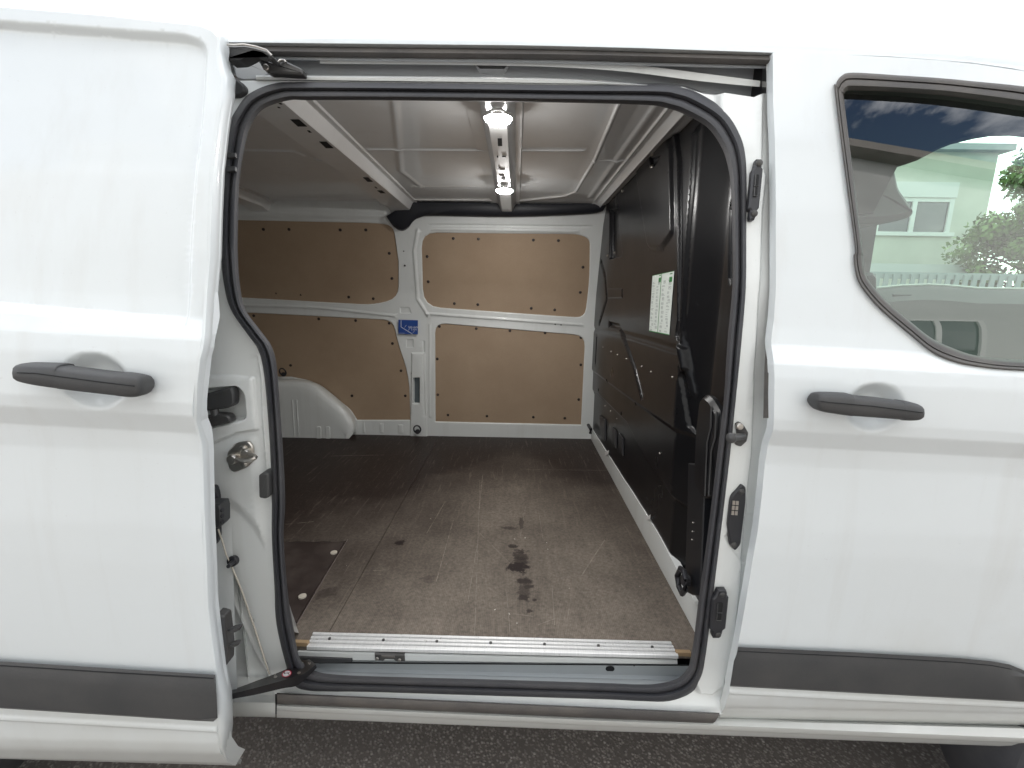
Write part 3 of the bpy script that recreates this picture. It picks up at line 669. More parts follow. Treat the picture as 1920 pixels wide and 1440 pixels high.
# --- sill, step and rocker (ribbons running along the van)
def srow(rows, name, mat, x0=-1, x1=-1, sub=3, parent=van, smooth=25):
    R3 = [[at(x, y, Y=Y) for x, y in catmull(pts, sub)] for pts, Y in rows]
    return ribbon(name, R3, mat, parent, smooth=smooth)
def ln(ya, yb, yc=None, xa=560, xb=1270): # straight pixel line through (700,ya) and (1140,yb)
    k = (yb - ya) / 440.; return [(x, ya + (x - 700) * k) for x in (xa, 800, 1000, xb)]
srow([(ln(1219, 1229.5), -.012), (ln(1221, 1231.5), -.018), (ln(1222.5, 1233), -.030), (ln(1225.5, 1236, xa=558), -.036), (ln(1238, 1243.5, xa=560), -.036), (ln(1240, 1244.5, xa=560), -.020)], 'step_sill', WHITE)
srow([(ln(1240, 1245, xa=562, xb=1292), -.018), (ln(1243, 1247, xa=580, xb=1292), -.018), (ln(1255, 1265, xa=580, xb=1292), -.022), (ln(1261, 1272, xa=580, xb=1292), -.030), (ln(1263, 1275, xa=575, xb=1292), -.05), (ln(1275, 1290, xa=575, xb=1292), -.09)], 'step_well', nmat('step_blue_grey', (.40, .425, .437), .42, coat=.2))
wl = [o for o in col.objects if o.name == 'step_well'][0]
srow([(ln(1241.5, 1245.5, xa=562, xb=1292), -.019), (ln(1244.5, 1247.6, xa=562, xb=1292), -.0195)], 'roller_slot', BLACK)
pixplate('roller_track', [(560, 1232), (660, 1236), (660, 1242), (600, 1245), (562, 1240)], -.04, .01, DARKM, van, .001)
pixplate('drain_hole', [(1144 + 8.5 * math.cos(t), 1254.5 + 5.5 * math.sin(t)) for t in np.linspace(0, 2 * math.pi, 17)[:-1]], -.0205, .001, BLACK, wl, .0003)
pixplate('drain_hole', [(1189 + 1.6 * math.cos(t), 1248 + 1.3 * math.sin(t)) for t in np.linspace(0, 2 * math.pi, 9)[:-1]], -.0205, .001, BLACK, wl, .0002)
lt = pixplate('sill_latch', [(702, 1226.5), (758, 1229), (759, 1241), (741, 1240), (738, 1237), (722, 1236.5), (718, 1240), (703, 1238)], -.040, .01, DARKM, van, .0015)
for x, y in ((707, 1235), (749, 1237.5)): MB().disc(at(x, y, Y=-.0405), (0, -1, .2), .0042, .003, 12).build('rivet', STEEL, lt)
pixplate('latch_tongue', [(715, 1229.5), (740, 1230.5), (740, 1234), (715, 1233)], -.0425, .004, GREYRUB, lt, .001)
# rocker rubber and rocker panel
def lr(a, b, xs_=(330, 519, 700, 920, 1140, 1349)): k = (b - a) / 440.; return [(x, a + (x - 700) * k) for x in xs_]
srow([(lr(1307, 1327, (519, 700, 920, 1140, 1349)), -.126), (lr(1310, 1330, (519, 700, 920, 1140, 1349)), -.136), (lr(1318, 1338, (519, 700, 920, 1140, 1345)), -.139), (lr(1325, 1345, (519, 700, 920, 1140, 1340)), -.134), (lr(1328, 1348, (519, 700, 920, 1140, 1335)), -.122)], 'sill_rubber', GREYRUB, smooth=70)
XR = (519, 700, 920, 1140, 1335, 1600, 1920, 2400)
def lr2(a, b, c): return [(x, np.interp(x, (519, 700, 1140, 1340, 1920, 2500), (a - (b - a) * .41, a, b, b + (c - b) * .245, c, c + (c - b) * .75))) for x in XR]
srow([(lr2(1300, 1320, 1350), -.05), (lr2(1326, 1345, 1366), -.116), (lr2(1328, 1348, 1375), -.122), (lr2(1332, 1352, 1384), -.128), (lr2(1339, 1360, 1392), -.124), (lr2(1341, 1362, 1393.5), -.114), (lr2(1342.5, 1363.5, 1394.5), -.110), (lr2(1351, 1369, 1399), -.104), (lr2(1353, 1371, 1401), -.090), (lr2(1345, 1362, 1392), .05)], 'rocker_panel', WHITE, smooth=40)
XL = (-500, 0, 300, 434, 516)
def ll(y0, k=.02): return [(x, y0 + (x - 516) * k) for x in XL]
srow([(ll(1270), -.085), (ll(1303), -.10), (ll(1318), -.124), (ll(1330), -.124), (ll(1343), -.108), (ll(1345), -.09), (ll(1338), .05)], 'rear_rocker', WHITE, smooth=40)
# lower slide arm with its no-step sticker
arm_top = [(340, 1300), (431, 1294), (482, 1277), (529, 1258), (548, 1248), (562, 1240), (585, 1236), (597, 1238), (593, 1248), (583, 1257), (571, 1265), (541, 1275), (482, 1288), (431, 1300), (340, 1312)]
YA = lambda x: -.15 + (x - 431) * .0009 if x > 300 else -.27
arm = mk('slide_arm', [], [], DARKM, van) if False else None
tp = [(340, 1308), (431, 1293), (482, 1276), (529, 1258), (548, 1248), (562, 1240), (580, 1236)]
md = [(340, 1318), (431, 1301), (482, 1289), (529, 1276), (556, 1268), (572, 1262), (592, 1246)]
lo_ = [(340, 1334), (431, 1312), (482, 1302), (529, 1291), (556, 1286), (575, 1271), (593, 1253)]
R3 = []
for pts, dz in ((tp, 0), (md, 0), (md, 1), (lo_, 1), (lo_, 2), (tp, 2)):
    row = []
    for i, (x, y) in enumerate(catmull(pts, 5)):
        s = i / (len(pts) * 5 - 5); Yt = -.16 + .10 * s ** 1.2; Ym = Yt - .045 - .02 * math.sin(math.pi * s)
        Y = Yt if (pts is tp) else Ym
        p = at(x, y, Y=Y if dz != 2 else Y)
        if dz == 2: p = p + np.array((0, .004, -.012 if pts is tp else 0))
        row.append(p)
    R3.append(row)
arm = ribbon('slide_arm', R3, nmat('arm_black', (.012, .011, .012), .35, spec=.5), van, smooth=25)
def armpt(px, py, lift=.0015):
    r = cast(arm, px, py, 0)
    if r is None: r = cast(arm, px, py + 3, 0)
    p = r[0]; return p + (CAM - p) / np.linalg.norm(CAM - p) * lift
def armdisc(cx, cy, rx, ry, rot, mat, name, lift, parent=arm, n=20):
    pts = []
    for k in range(n):
        t = 2 * math.pi * k / n; u, v = rx * math.cos(t), ry * math.sin(t); pts.append(armpt(cx + u * math.cos(rot) - v * math.sin(rot), cy + u * math.sin(rot) + v * math.cos(rot), lift))
    c = np.mean(pts, 0); vs = pts + [c] + [p - (CAM - p) / np.linalg.norm(CAM - p) * .0015 for p in pts]
    fs = [(k, (k + 1) % n, n) for k in range(n)] + [(k, (k + 1) % n, n + 1 + (k + 1) % n, n + 1 + k) for k in range(n)]
    return mk(name, vs, fs, mat, parent, 40)
REDM = nmat('sticker_red', (.55, .02, .06), .4); WHM = nmat('sticker_white', (.8, .78, .78), .4)
armdisc(537.5, 1263, 9.5, 6.2, -.35, REDM, 'warning_sticker', .002)
armdisc(537.5, 1263, 7.6, 4.9, -.35, WHM, 'sticker_face', .0027)
m = MB(); m.tube([armpt(x, y, .0034) for x, y in ((532, 1261), (535, 1262.6), (539, 1262), (543.5, 1261.4))], .0009, 5); m.tube([armpt(x, y, .0034) for x, y in ((539, 1262), (542.5, 1264.6))], .0007, 5); m.tube([armpt(x, y, .0034) for x, y in ((533.6, 1259.6), (532, 1261), (533.5, 1263.4))], .0008, 5); m.build('sticker_symbol', nmat('symbol_dark', (.08, .02, .03), .5), arm)
for x, y in ((516.5, 1269), (515.5, 1264.5), (560.5, 1261.5), (565.5, 1243.5), (579.5, 1244)): armdisc(x, y, 3.6 if y != 1264.5 else 2.2, 2.4 if y != 1264.5 else 1.4, -.35, STEEL, 'rivet', .003, n=12)

# --- cargo floor
def floormat():
    m = nmat('antislip_ply', (.06, .045, .04), .5); t = NT(m)
    big = t.ramp(t.noise(1.6, 9, .62), [(.3, 0.0), (.68, 1.0)])
    sepf = t.n('SeparateXYZ'); t.l(t.obj(), sepf.inputs[0])
    wear_light = t.ramp(t.math('ADD', t.math('SUBTRACT', sepf.outputs[1], t.math('MULTIPLY', t.noise(2.4, 8, .7), 1.1)), t.math('MULTIPLY', t.math('ABSOLUTE', t.math('SUBTRACT', sepf.outputs[0], .02)), .9)), [(-.2, 1.0), (.95, 0.0)])  # lighter towards the door: floor wear plus daylight falloff put into the colour
    wm_ = t.math('MULTIPLY', wear_light, t.math('ADD', .3, t.math('MULTIPLY', big, .8)))
    c = t.mix(wm_, (.031, .021, .018, 1), (.25, .213, .176, 1))
    gr_ = t.ramp(t.noise(95, 8, .75), [(.3, .62), (.7, 1.4)]); c = t.mix(1.0, c, gr_, 'MULTIPLY')
    gr2 = t.ramp(t.noise(22, 8, .75, (2.2, .35, 1)), [(.3, .86), (.7, 1.14)]); c = t.mix(1.0, c, gr2, 'MULTIPLY')
    # honeycomb press pattern, fine relief
    ck = t.n('TexChecker'); mp = t.n('Mapping'); t.l(t.obj(), mp.inputs[0]); mp.inputs['Rotation'].default_value = (0, 0, .785); mp.inputs['Scale'].default_value = (1, 1, 1); t.l(mp.outputs[0], ck.inputs[0]); ck.inputs['Scale'].default_value = 290
    c = t.mix(t.math('MULTIPLY', ck.outputs['Fac'], .22), c, (.02, .015, .014, 1))
    g1 = t.ramp(t.noise(12, 6, .7, (7, .5, 1)), [(.57, 0.0), (.66, 1.0)]); g2 = t.ramp(t.noise(16, 6, .7, (.6, 9, 1)), [(.6, 0.0), (.68, 1.0)])
    c = t.mix(t.math('MULTIPLY', g1, .34), c, (.22, .18, .15, 1)); c = t.mix(t.math('MULTIPLY', g2, .24), c, (.2, .17, .15, 1))
    spk = t.ramp(t.noise(140, 3, .6), [(.66, 0.0), (.74, 1.0)]); c = t.mix(t.math('MULTIPLY', spk, .35), c, (.32, .28, .25, 1))
    geo = t.obj()
    def seg(p, q, wd):
        a = np.array(p); b = np.array(q); e = b - a; ln_ = float(np.linalg.norm(e)); e /= ln_
        dx = t.math('SUBTRACT', sepf.outputs[0], float(a[0])); dy = t.math('SUBTRACT', sepf.outputs[1], float(a[1]))
        u = t.math('ADD', t.math('MULTIPLY', dx, float(e[0])), t.math('MULTIPLY', dy, float(e[1])))
        v = t.math('ABSOLUTE', t.math('ADD', t.math('MULTIPLY', dx, float(-e[1])), t.math('MULTIPLY', dy, float(e[0]))))
        o = t.math('MAXIMUM', t.math('ABSOLUTE', t.math('SUBTRACT', u, ln_ / 2)), 0); o = t.math('MAXIMUM', t.math('SUBTRACT', o, ln_ / 2), t.math('SUBTRACT', v, wd))
        return t.math('LESS_THAN', o, 0.0)
    def fxy(px, py): p = at(px, py, Z=.56); return p[:2]
    acc = None
    wob = t.noise(40, 3)
    for (a, b, wd) in (((850, 975), (818, 1090), .0012), ((895, 1020), (877, 1130), .0010), ((1134, 1012), (1090, 1080), .0016), ((900, 1000), (960, 1060), .0008), ((1035, 1098), (1040, 1172), .0008), ((1040, 1160), (1008, 1172), .0012), ((1150, 882), (975, 880), .001), ((835, 940), (800, 1000), .0008), ((985, 950), (975, 1010), .0008), ((1010, 960), (1018, 1010), .0007), ((700, 1070), (730, 1068), .0009), ((535, 983), (588, 978), .0012), ((960, 1150), (1000, 1156), .001), ((1085, 1110), (1105, 1110), .0008), ((905, 890), (898, 960), .0012), ((900, 900), (890, 1190), .0007), ((950, 1110), (956, 1185), .0007), ((1070, 1120), (1060, 1190), .0006), ((620, 855), (720, 853), .002)):
        s_ = seg(fxy(*a), fxy(*b), wd); acc = s_ if acc is None else t.math('MAXIMUM', acc, s_)
    acc = t.math('MULTIPLY', acc, t.ramp(wob, [(.35, .1), (.6, .75)]))
    c = t.mix(acc, c, (.34, .30, .25, 1))
    def blob(px, py, rx, ry, amt):
        p = at(px, py, Z=.56)
        dx = t.math('DIVIDE', t.math('SUBTRACT', sepf.outputs[0], float(p[0])), rx); dy = t.math('DIVIDE', t.math('SUBTRACT', sepf.outputs[1], float(p[1])), ry)
        d = t.math('SQRT', t.math('ADD', t.math('MULTIPLY', dx, dx), t.math('MULTIPLY', dy, dy)))
        d = t.math('ADD', d, t.math('MULTIPLY', t.math('SUBTRACT', t.noise(48, 7, .8), .5), 3.2))
        return t.math('MULTIPLY', t.ramp(d, [(.72, 1.0), (1.0, 0.0)]), amt)
    st_ = None
    for bb in ((749, 1018, .019, .024, .9), (862, 881, .016, .03, .8), (972, 1063, .040, .034, .95), (985, 1090, .028, .016, .85), (978, 1047, .022, .014, .85), (990, 1100, .02, .012, .8), (982, 1120, .02, .014, .85), (1003, 1125, .008, .008, .8), (993, 1146, .009, .008, .8), (955, 990, .035, .012, .6), (978, 980, .010, .05, .6), (976, 1050, .030, .075, .7), (984, 1100, .022, .07, .6), (962, 1024, .02, .012, .8), (978, 1036, .014, .012, .8), (612, 1112, .03, .03, .5), (805, 1085, .03, .02, .35), (1060, 890, .09, .05, .35)):
        q = blob(*bb); st_ = q if st_ is None else t.math('MAXIMUM', st_, q)
    c = t.mix(st_, c, (.022, .015, .015, 1))
    t.l(c, t.b.inputs['Base Color'])
    t.l(t.math('SUBTRACT', t.math('ADD', .48, t.math('MULTIPLY', wm_, .3)), t.math('MULTIPLY', st_, .12)), t.b.inputs['Roughness'])
    hgt = t.math('ADD', ck.outputs['Fac'], t.math('MULTIPLY', t.noise(30, 5), 1.2)); t.l(t.bump(hgt, .25, .0008), t.b.inputs['Normal']); t.b.inputs['Specular IOR Level'].default_value = .22
    return m
FLOOR = floormat()
FZ = .56; sx = float(at(620, 1180, Z=FZ)[0]) - .0
fmap = lambda U, V, Rl: np.stack([U, V, FZ + Rl], 1)
fy = float(at(700, 1214, Z=FZ)[1])
cvr = [tuple(at(x, y, Z=FZ)[:2]) for x, y in ((500, 1012), (652, 1012), (556, 1172), (500, 1172))]
xr_ = float(at(1224, 1040, Z=FZ)[0]) + .004
fb1 = sheet('floor_board', [(-2.3, fy + .0), (sx - .001, fy), (sx - .001, 1.735), (-2.3, 1.735)], fmap, .05, FLOOR, van, [('pad', cvr, -.010, .003)], rim=(0, 0, -.012))
fb2 = sheet('floor_board', [(sx + .001, fy), (xr_, fy), (xr_, 1.735), (sx + .001, 1.735)], fmap, .05, FLOOR, van, rim=(0, 0, -.012))
crumb = MB(); rgc = random.Random(5)
for px, py, r in ((928, 1144, .0035), (955, 1151, .003), (969, 1169, .002), (838, 1058, .0022), (1067, 1103, .0018), (965, 1011, .003), (985, 1009, .003), (1025, 1018, .0025), (1027, 1030, .002), (807, 973, .002), (671, 951, .002), (720, 970, .0016), (1085, 858, .002), (650, 1060, .0016), (1200, 1100, .0018), (1120, 1150, .0015)):
    c = at(px, py, Z=FZ + .001); crumb.add([c + np.array((rgc.uniform(-1, 1) * r, rgc.uniform(-1, 1) * r * 1.5, rgc.uniform(0, .6) * r)) for _ in range(5)], [(0, 1, 2), (0, 2, 3), (0, 3, 4), (1, 2, 4), (1, 3, 4)])
tag(crumb.build('crumbs', nmat('crumb_pale', (.6, .56, .5), .8), None, 0), kind='stuff', label='pale crumbs and chips scattered on the brown cargo floor', category='debris')
mk('under_floor', [(-2.3, fy + .01, .545), (.5, fy + .01, .545), (.5, 1.75, .545), (-2.3, 1.75, .545)], [(0, 1, 2, 3)], INNER, van)
cc = [at(x, y, Z=FZ - .006) for x, y in ((480, 1016), (646, 1016), (556, 1166), (480, 1166))]
cov = plate('floor_cover', cc, .004, dusty('cover_black', (.034, .024, .022), .4, (.14, .115, .10), .5, 60), van, .001, face=(0, 0, 1))
m = MB().tube([at(x, y, Z=FZ - .002) for x, y in ((500, 1012), (652, 1012))], .002, 6).tube([at(x, y, Z=FZ - .001) for x, y in ((652, 1012), (610, 1080), (556, 1172))], .002, 6); m.build('cover_edge', nmat('edge_strip', (.16, .13, .12), .35), cov)
for x, y in ((626, 1036), (567, 1118)): MB().disc(at(x, y, Z=FZ - .004), (0, 0, 1), .011, .003).disc(at(x, y, Z=FZ - .0015), (0, 0, 1), .005, .002).build('screw', nmat('screw_beige', (.6, .55, .47), .4), cov)
# ply edge ends beside the sill strip
for a, b in ((550, 577), (1268, 1296)):
    ya = 1203.5 + (a - 550) * .026
    pixplate('ply_edge', [(a, ya + 1), (b, ya + 2), (b, ya + 9.5), (a, ya + 8.5)], fy - .004, .01, WOODE, fb2, .001)
# ribbed aluminium sill strip
zt = FZ + .004
bl, br_ = at(588, 1185, Z=zt), at(1257, 1202.5, Z=zt); fl, frr = at(575, 1213, Z=zt), at(1272, 1229.5, Z=zt)
prof = [(0, -.003), (0, .0), (.04, .0015), (.18, .0015), (.20, -.004), (.28, -.004), (.30, .0015), (.44, .0015), (.46, -.004), (.53, -.004), (.55, .0015), (.69, .0015), (.71, -.004), (.79, -.004), (.81, .0015), (.97, .0015), (1.0, .0)]
rows_ = []
for t_, hgt in prof:
    a = bl + (fl - bl) * t_; b = br_ + (frr - br_) * t_
    rows_.append([a + (b - a) * s + np.array((0, 0, hgt)) for s in np.linspace(0, 1, 9)])
rows_.append([p + np.array((0, -.0005, -.008)) for p in rows_[-1]]); rows_.append([p + np.array((0, .006, 0)) for p in rows_[-1]])
strp = ribbon('sill_strip', rows_, ALU, van, smooth=30)
for px in (618, 719, 819, 920, 1021, 1122, 1223):
    f = (px - 588) / 670.; y = 1197 + (px - 618) * .0262
    MB().disc(at(px, y, Z=zt + .0008), (0, 0, 1), .0036, .0016, 12).build('screw', DARKM, strp)

# --- far wall of the cargo bay
def wuvp(px): return [xz(onw(x, y)) for x, y in px]
UL = rounded([(200, 405), (700, 416), (738, 420), (748, 490), (748, 560), (700, 573), (200, 545)], [0, 30, 40, 0, 30, 30, 0])
UR = rounded([(788, 434), (1085, 437), (1108, 446), (1107, 530), (1098, 597), (1060, 595), (792, 576)], [30, 25, 25, 40, 28, 20, 34])
LL = rounded([(200, 570), (467, 585), (738, 599), (746, 640), (768, 705), (770, 789), (668, 789), (657, 770), (590, 717), (545, 708), (200, 706)], [0, 0, 24, 30, 40, 0, 0, 20, 20, 0, 0])
LR = rounded([(814, 604), (1099, 628), (1091, 798), (815, 792)], [22, 22, 0, 0])
wf = []
for p in (UL, UR, LL, LR): wf.append(('pad', wuvp(p), -.014, .008))
pillar = [(750, 600), (756, 480), (752, 430), (770, 425), (780, 470), (790, 560), (800, 600), (808, 700), (806, 815), (770, 818), (775, 700), (757, 650)]
wf += [('pad', wuvp([(771, 660), (798, 660), (803, 820), (768, 820)]), .012, .012),
       ('bead', wuvp([(783, 436), (777, 470), (783, 560), (803, 592)]), .009, .016),
       ('bead', wuvp([(808, 430), (1085, 434)]), .006, .010), ('bead', wuvp([(805, 421), (1110, 424)]), -.006, .008),
       ('bead', wuvp([(456, 572), (600, 577), (740, 592)]), .008, .014), ('bead', wuvp([(800, 588), (1090, 609)]), .008, .014),
       ('bead', wuvp([(806, 610), (806, 780)]), .004, .012), ('bead', wuvp([(794, 640), (797, 780)]), -.008, .010),
       ('pad', wuvp([(749, 575), (768, 575), (772, 588), (750, 588)]), -.004, .006), ('pad', wuvp([(761, 635), (776, 635), (776, 652), (761, 652)]), -.004, .006),
       ('pad', wuvp([(775, 707), (788, 707), (788, 757), (775, 757)]), -.03, .006),
       ('bead', wuvp([(400, 402), (720, 405)]), .008, .02),
       ('pad', wuvp([(680, 793), (684, 790), (686, 812), (680, 812)]), .004, .006), ('pad', wuvp([(712, 793), (720, 793), (720, 812), (712, 812)]), .005, .006), ('pad', wuvp([(746, 795), (756, 795), (757, 813), (746, 813)]), .005, .006)]
wl0 = [(-2.3, .52), (.62, .52), (.62, 1.94), (-2.3, 1.94)]
fw = sheet('side_lining', wl0, lambda U, V, Rl: np.stack([U, wallF(V) - Rl, V], 1), .022, INNER, van, wf)
tag(fw, label='white pressed steel inner side wall opposite the door')
pnl = {'UL': (UL, ((494, 430), (542, 430), (638, 431), (686, 431), (730, 475), (735, 522), (518, 549), (564, 552), (654, 557), (700, 560))),
       'LL': (LL, ((476, 592), (598, 598), (667, 601), (730, 606), (736, 644), (752, 695), (660, 742), (760, 742), (545, 685))),
       'UR': (UR, ((850, 447), (897, 448), (1000, 450), (1047, 451), (801, 481), (1093, 501), (803, 528), (1088, 548), (852, 569), (896, 571), (996, 578), (1040, 581))),
       'LR': (LR, ((824, 612), (893, 616), (956, 620), (1022, 624), (1089, 633), (820, 673), (1089, 684), (821, 740), (1085, 749), (840, 778), (913, 780), (1000, 782), (1059, 784)))}
rm = MB().disc((0, 0, 0), (0, -1, 0), .0085, .003, 14).disc((0, -.002, 0), (0, -1, 0), .004, .002, 8)
RIVM = nmat('rivet_brown', (.025, .014, .012), .4)
riv_mesh = None
for k, (poly, rv) in pnl.items():
    q = wuvp([(x + (2 if 0 else 0), y) for x, y in poly]); c = np.mean(q, 0)
    q = [tuple(v) for v in offs(dens(q, .02), .0035)] if sd_poly(np.array([offs(dens(q, .02), .0035)[5]]), q)[0] < 0 else [tuple(v) for v in offs(dens(q, .02), -.0035)]
    o = sheet('wall_panel', q, lambda U, V, Rl: np.stack([U, wallF(V) + .0085, V], 1), .08, HARD, van, rim=(0, .005, 0))
    for (x, y) in rv:
        p = onw(x, y, .0085)
        if riv_mesh is None:
            r_ = rm.build('rivet', RIVM, o); riv_mesh = r_.data
        else: r_ = link(bpy.data.objects.new('rivet', riv_mesh), o)
        r_.location = r_.location + Vector(p) if False else Vector(p)
# wheel arch box
wa = [(500, 722), (530, 716), (575, 716), (600, 726), (640, 752), (664, 778), (667, 795), (655, 815), (625, 826), (560, 828), (500, 828)]
wa_b = [onw(x, y, -.004) for x, y in [(440, 712), (540, 710), (590, 717), (622, 738), (655, 768), (667, 788), (668, 810)]]
wa_f = [at(x, y, Y=1.665) for x, y in [(440, 716), (540, 715), (585, 720), (614, 742), (645, 768), (662, 792), (663, 812)]]
def archrow(t, push=0): return [a * (1 - t) + b * t + np.array((0, 0, push)) for a, b in zip(wa_b, wa_f)]
rows_ = [wa_b, archrow(.15, .001), archrow(.5, .004), archrow(.85, .004), archrow(.95, .001), archrow(1.0)]
def inn_(p, dx, dy, dz): return np.array((p[0] - dx, p[1] - dy, max(.561, p[2] - dz)))
rows_ += [[inn_(p, .006, .012, .010) for p in wa_f], [inn_(p, .022, .020, .030) for p in wa_f], [inn_(p, .045, .022, .065) for p in wa_f]]
lowr = rows_[-1]
rows_ += [[np.array((p[0], p[1] + .004 * (1 - f), .56 + (p[2] - .56) * f)) for p in lowr] for f in (.66, .33, 0)]
Rr = [catmull(r, 4) for r in rows_]
arch = ribbon('wheel_arch', Rr, INNER, van, smooth=55)
for x in (548, 556): MB().tube([at(x, 750, Y=1.642), at(x + 4, 818, Y=1.645)], .0035, 8).build('arch_swage', INNER, arch)
for x in (593, 610): pixplate('arch_swage', rounded([(x, 800), (x + 8, 800), (x + 9, 823), (x, 823)], 3), 1.640, .006, INNER, arch, .002)
# blue load sticker on the pillar
BLU = nmat('sticker_blue', (.02, .07, .30), .35)
bs = pixplate('load_sticker', [(747, 599.5), (783.5, 600.5), (783.5, 627), (747, 626)], 0, .001, BLU, van, .0003, wallF, -.014) if False else plate('load_sticker', [onw(x, y, -.016) for x, y in ((747, 599.5), (783.5, 600.5), (783.5, 627), (747, 626))], .001, BLU, van, .0003)
SW = nmat('print_white', (.75, .78, .85), .4)
m = MB()
def stl(p, q, wd, mb):
    a = onw(*p, -.0168); b = onw(*q, -.0168); d = b - a; d /= np.linalg.norm(d); s = np.array((-d[2], 0, d[0])) * wd
    mb.add([a - s, b - s, b + s, a + s], [(0, 1, 2, 3)])
stl((752, 600), (752, 613), .0017, m); stl((752, 613), (774, 627), .0017, m)
for p, q in (((758.5, 614), (762, 609.5)), ((765, 620), (769.5, 614.5)), ((774, 624), (777.5, 620))): stl(p, q, .0009, m)
stl((748, 624.6), (759, 624.8), .0006, m); m.build('sticker_lines', SW, bs, 0)
stl2 = MB()
for i in range(4): pass
def text(body, p, size, mat, parent, rot, name='sticker_text'):
    c = bpy.data.curves.new(name, 'FONT'); c.body = body; c.size = size; c.align_x = 'CENTER'; c.extrude = .0001
    tmp = bpy.data.objects.new('tmp', c); col.objects.link(tmp); dg = bpy.context.evaluated_depsgraph_get(); dg.update()
    me = bpy.data.meshes.new_from_object(tmp.evaluated_get(dg)); bpy.data.objects.remove(tmp); me.transform(Matrix.Translation(Vector(p)) @ Matrix.Rotation(rot[0], 4, 'X')); me.name = name
    me.materials.clear(); me.materials.append(mat)
    return link(bpy.data.objects.new(name, me), parent)
text('500-daN', onw(774.5, 615.2, -.0172), .0165, SW, bs, (R(90), 0, 0)); text('5 kN', onw(776, 619.4, -.0172), .0165, SW, bs, (R(90), 0, 0))
# slot back and lashing ring on the pillar foot
plate('pillar_slot', [onw(x, y, .012) for x, y in rounded([(775.5, 708), (787.5, 708), (787.5, 756), (775.5, 756)], 2)], .001, nmat('slot_grey', (.09, .11, .12), .5), van, .0003)
def dring(px, py, Y, s, parent=van, rot=0):
    c = at(px, py, Y=Y); o = MB().tube([c + np.array((s * .5 * math.cos(t + rot), -.012 - .008 * math.sin(t), s * .62 * math.sin(t + rot))) for t in np.linspace(0, 2 * math.pi, 17)[:-1]], s * .11, 8, True).build('lashing_ring', PLAST, parent)
    MB().disc(c + np.array((0, 0, -s * .42)), (0, -1, .1), s * .36, .014).build('ring_base', PLAST, o); return o
dring(532, 697, 1.70, .038); dring(783, 804, 1.70, .042, rot=.3)
for x, y, r in ((757, 471, .0025), (759, 498, .004), (772, 700, .0025), (1041, 608, .003), (1052, 609, .003)): MB().disc(onw(x, y, -.004), (0, -1, 0), r * 1.3, .002, 10).build('lining_hole', BLACK, fw)

# black header trim over the upper right panel
hd_t = [(724, 405), (735, 398), (752, 383), (770, 377), (850, 378), (1000, 381), (1060, 381), (1135, 374), (1145, 372)]
hd_b = [(728, 414), (742, 428), (757, 434), (768, 424), (782, 410), (800, 405), (1000, 408), (1100, 402), (1130, 396)]
hd_b = [(727, 410), (738, 425), (753, 433), (766, 427), (777, 412), (795, 405), (950, 407), (1095, 402), (1130, 396)]
TT, BB = catmull(hd_t, 5), catmull(hd_b, 5)
rows_ = []
for t_, dy in ((0, .0), (.05, -.035), (.3, -.045), (.7, -.045), (.95, -.035), (1.0, -.0)):
    rows_.append([onw(a[0] + (b[0] - a[0]) * t_, a[1] + (b[1] - a[1]) * t_, dy) for a, b in zip(TT, BB)])
ribbon('header_trim', rows_, nmat('header_black', (.013, .014, .020), .5), van, smooth=50)

# --- ceiling with its pressed ribs
CZ = 1.93
def cuv(px, Z=CZ): return [tuple(at(x, y, Z=Z)[:2]) for x, y in px]
cf = [('bead', cuv([(690, 279), (915, 281)]), .006, .007), ('bead', cuv([(978, 281), (1092, 281)]), .006, .007), ('bead', cuv([(1114, 300), (1172, 300)]), .006, .007),
      ('bead', cuv([(455, 281), (552, 283), (570, 291)]), .006, .007), ('bead', cuv([(598, 300), (625, 300)]), .006, .007),
      ('bead', cuv([(763, 373), (920, 374)]), .008, .010), ('bead', cuv([(975, 375), (1060, 366), (1080, 358), (1115, 300), (1160, 195)]), .008, .010),
      ('bead', cuv([(450, 372), (720, 373)]), .010, .014),
      ('bead', [(.395, .05), (.395, 1.45)], .007, .009), ('bead', [(.36, .05), (.36, 1.38)], .004, .02), ('bead', cuv([(780, 350), (900, 349)]), .003, .02), ('bead', cuv([(740, 190), (752, 320), (790, 350)]), .003, .02)]
cmap = lambda U, V, Rl: np.stack([U, V, CZ - Rl], 1)
cl = sheet('ceiling_lining', [(-2.3, .02), (.62, .02), (.62, 1.60), (-2.3, 1.60)], cmap, .03, CEIL, van, cf)
def rib(x0, x1, zb, y0=.03, y1=1.575, flange=.035, name='roof_rib', mat=CEIL):
    pr = [(x0 - flange - .02, CZ - .002), (x0 - .022, CZ - .004), (x0 - .016, CZ - .006), (x0, zb + .006), (x0 + .006, zb), (x1 - .006, zb), (x1, zb + .006), (x1 + .016, CZ - .006), (x1 + .022, CZ - .004), (x1 + flange, CZ - .006), (x1 + flange + .004, CZ - .001)]
    ys = list(np.linspace(y0, y1 - .06, 8)) + [y1]
    rows3 = [[(x, y, z - (.015 if y == y1 else 0)) for y in ys] for x, z in pr]
    return ribbon(name, rows3, mat, van, smooth=30)
def holepx(pts, Z, parent, name='rib_hole'): plate(name, [at(x, y, Z=Z) for x, y in pts], .001, BLACK, parent, .0002, face=(0, 0, -1))
RZ = 1.888
x0 = float(at(905, 192, Z=RZ)[0]); x1 = float(at(953, 192, Z=RZ)[0])
rb2 = rib(x0, x1, RZ)
rxl = float(at(500, 195, Z=RZ)[0]); x1l = float(at(722, 352, Z=RZ)[0])
rb1 = rib(x1l - .115, x1l, RZ)
rb3 = rib(.430, .445, 1.912, flange=.02)
rb0 = rib(-1.47, -1.36, RZ)
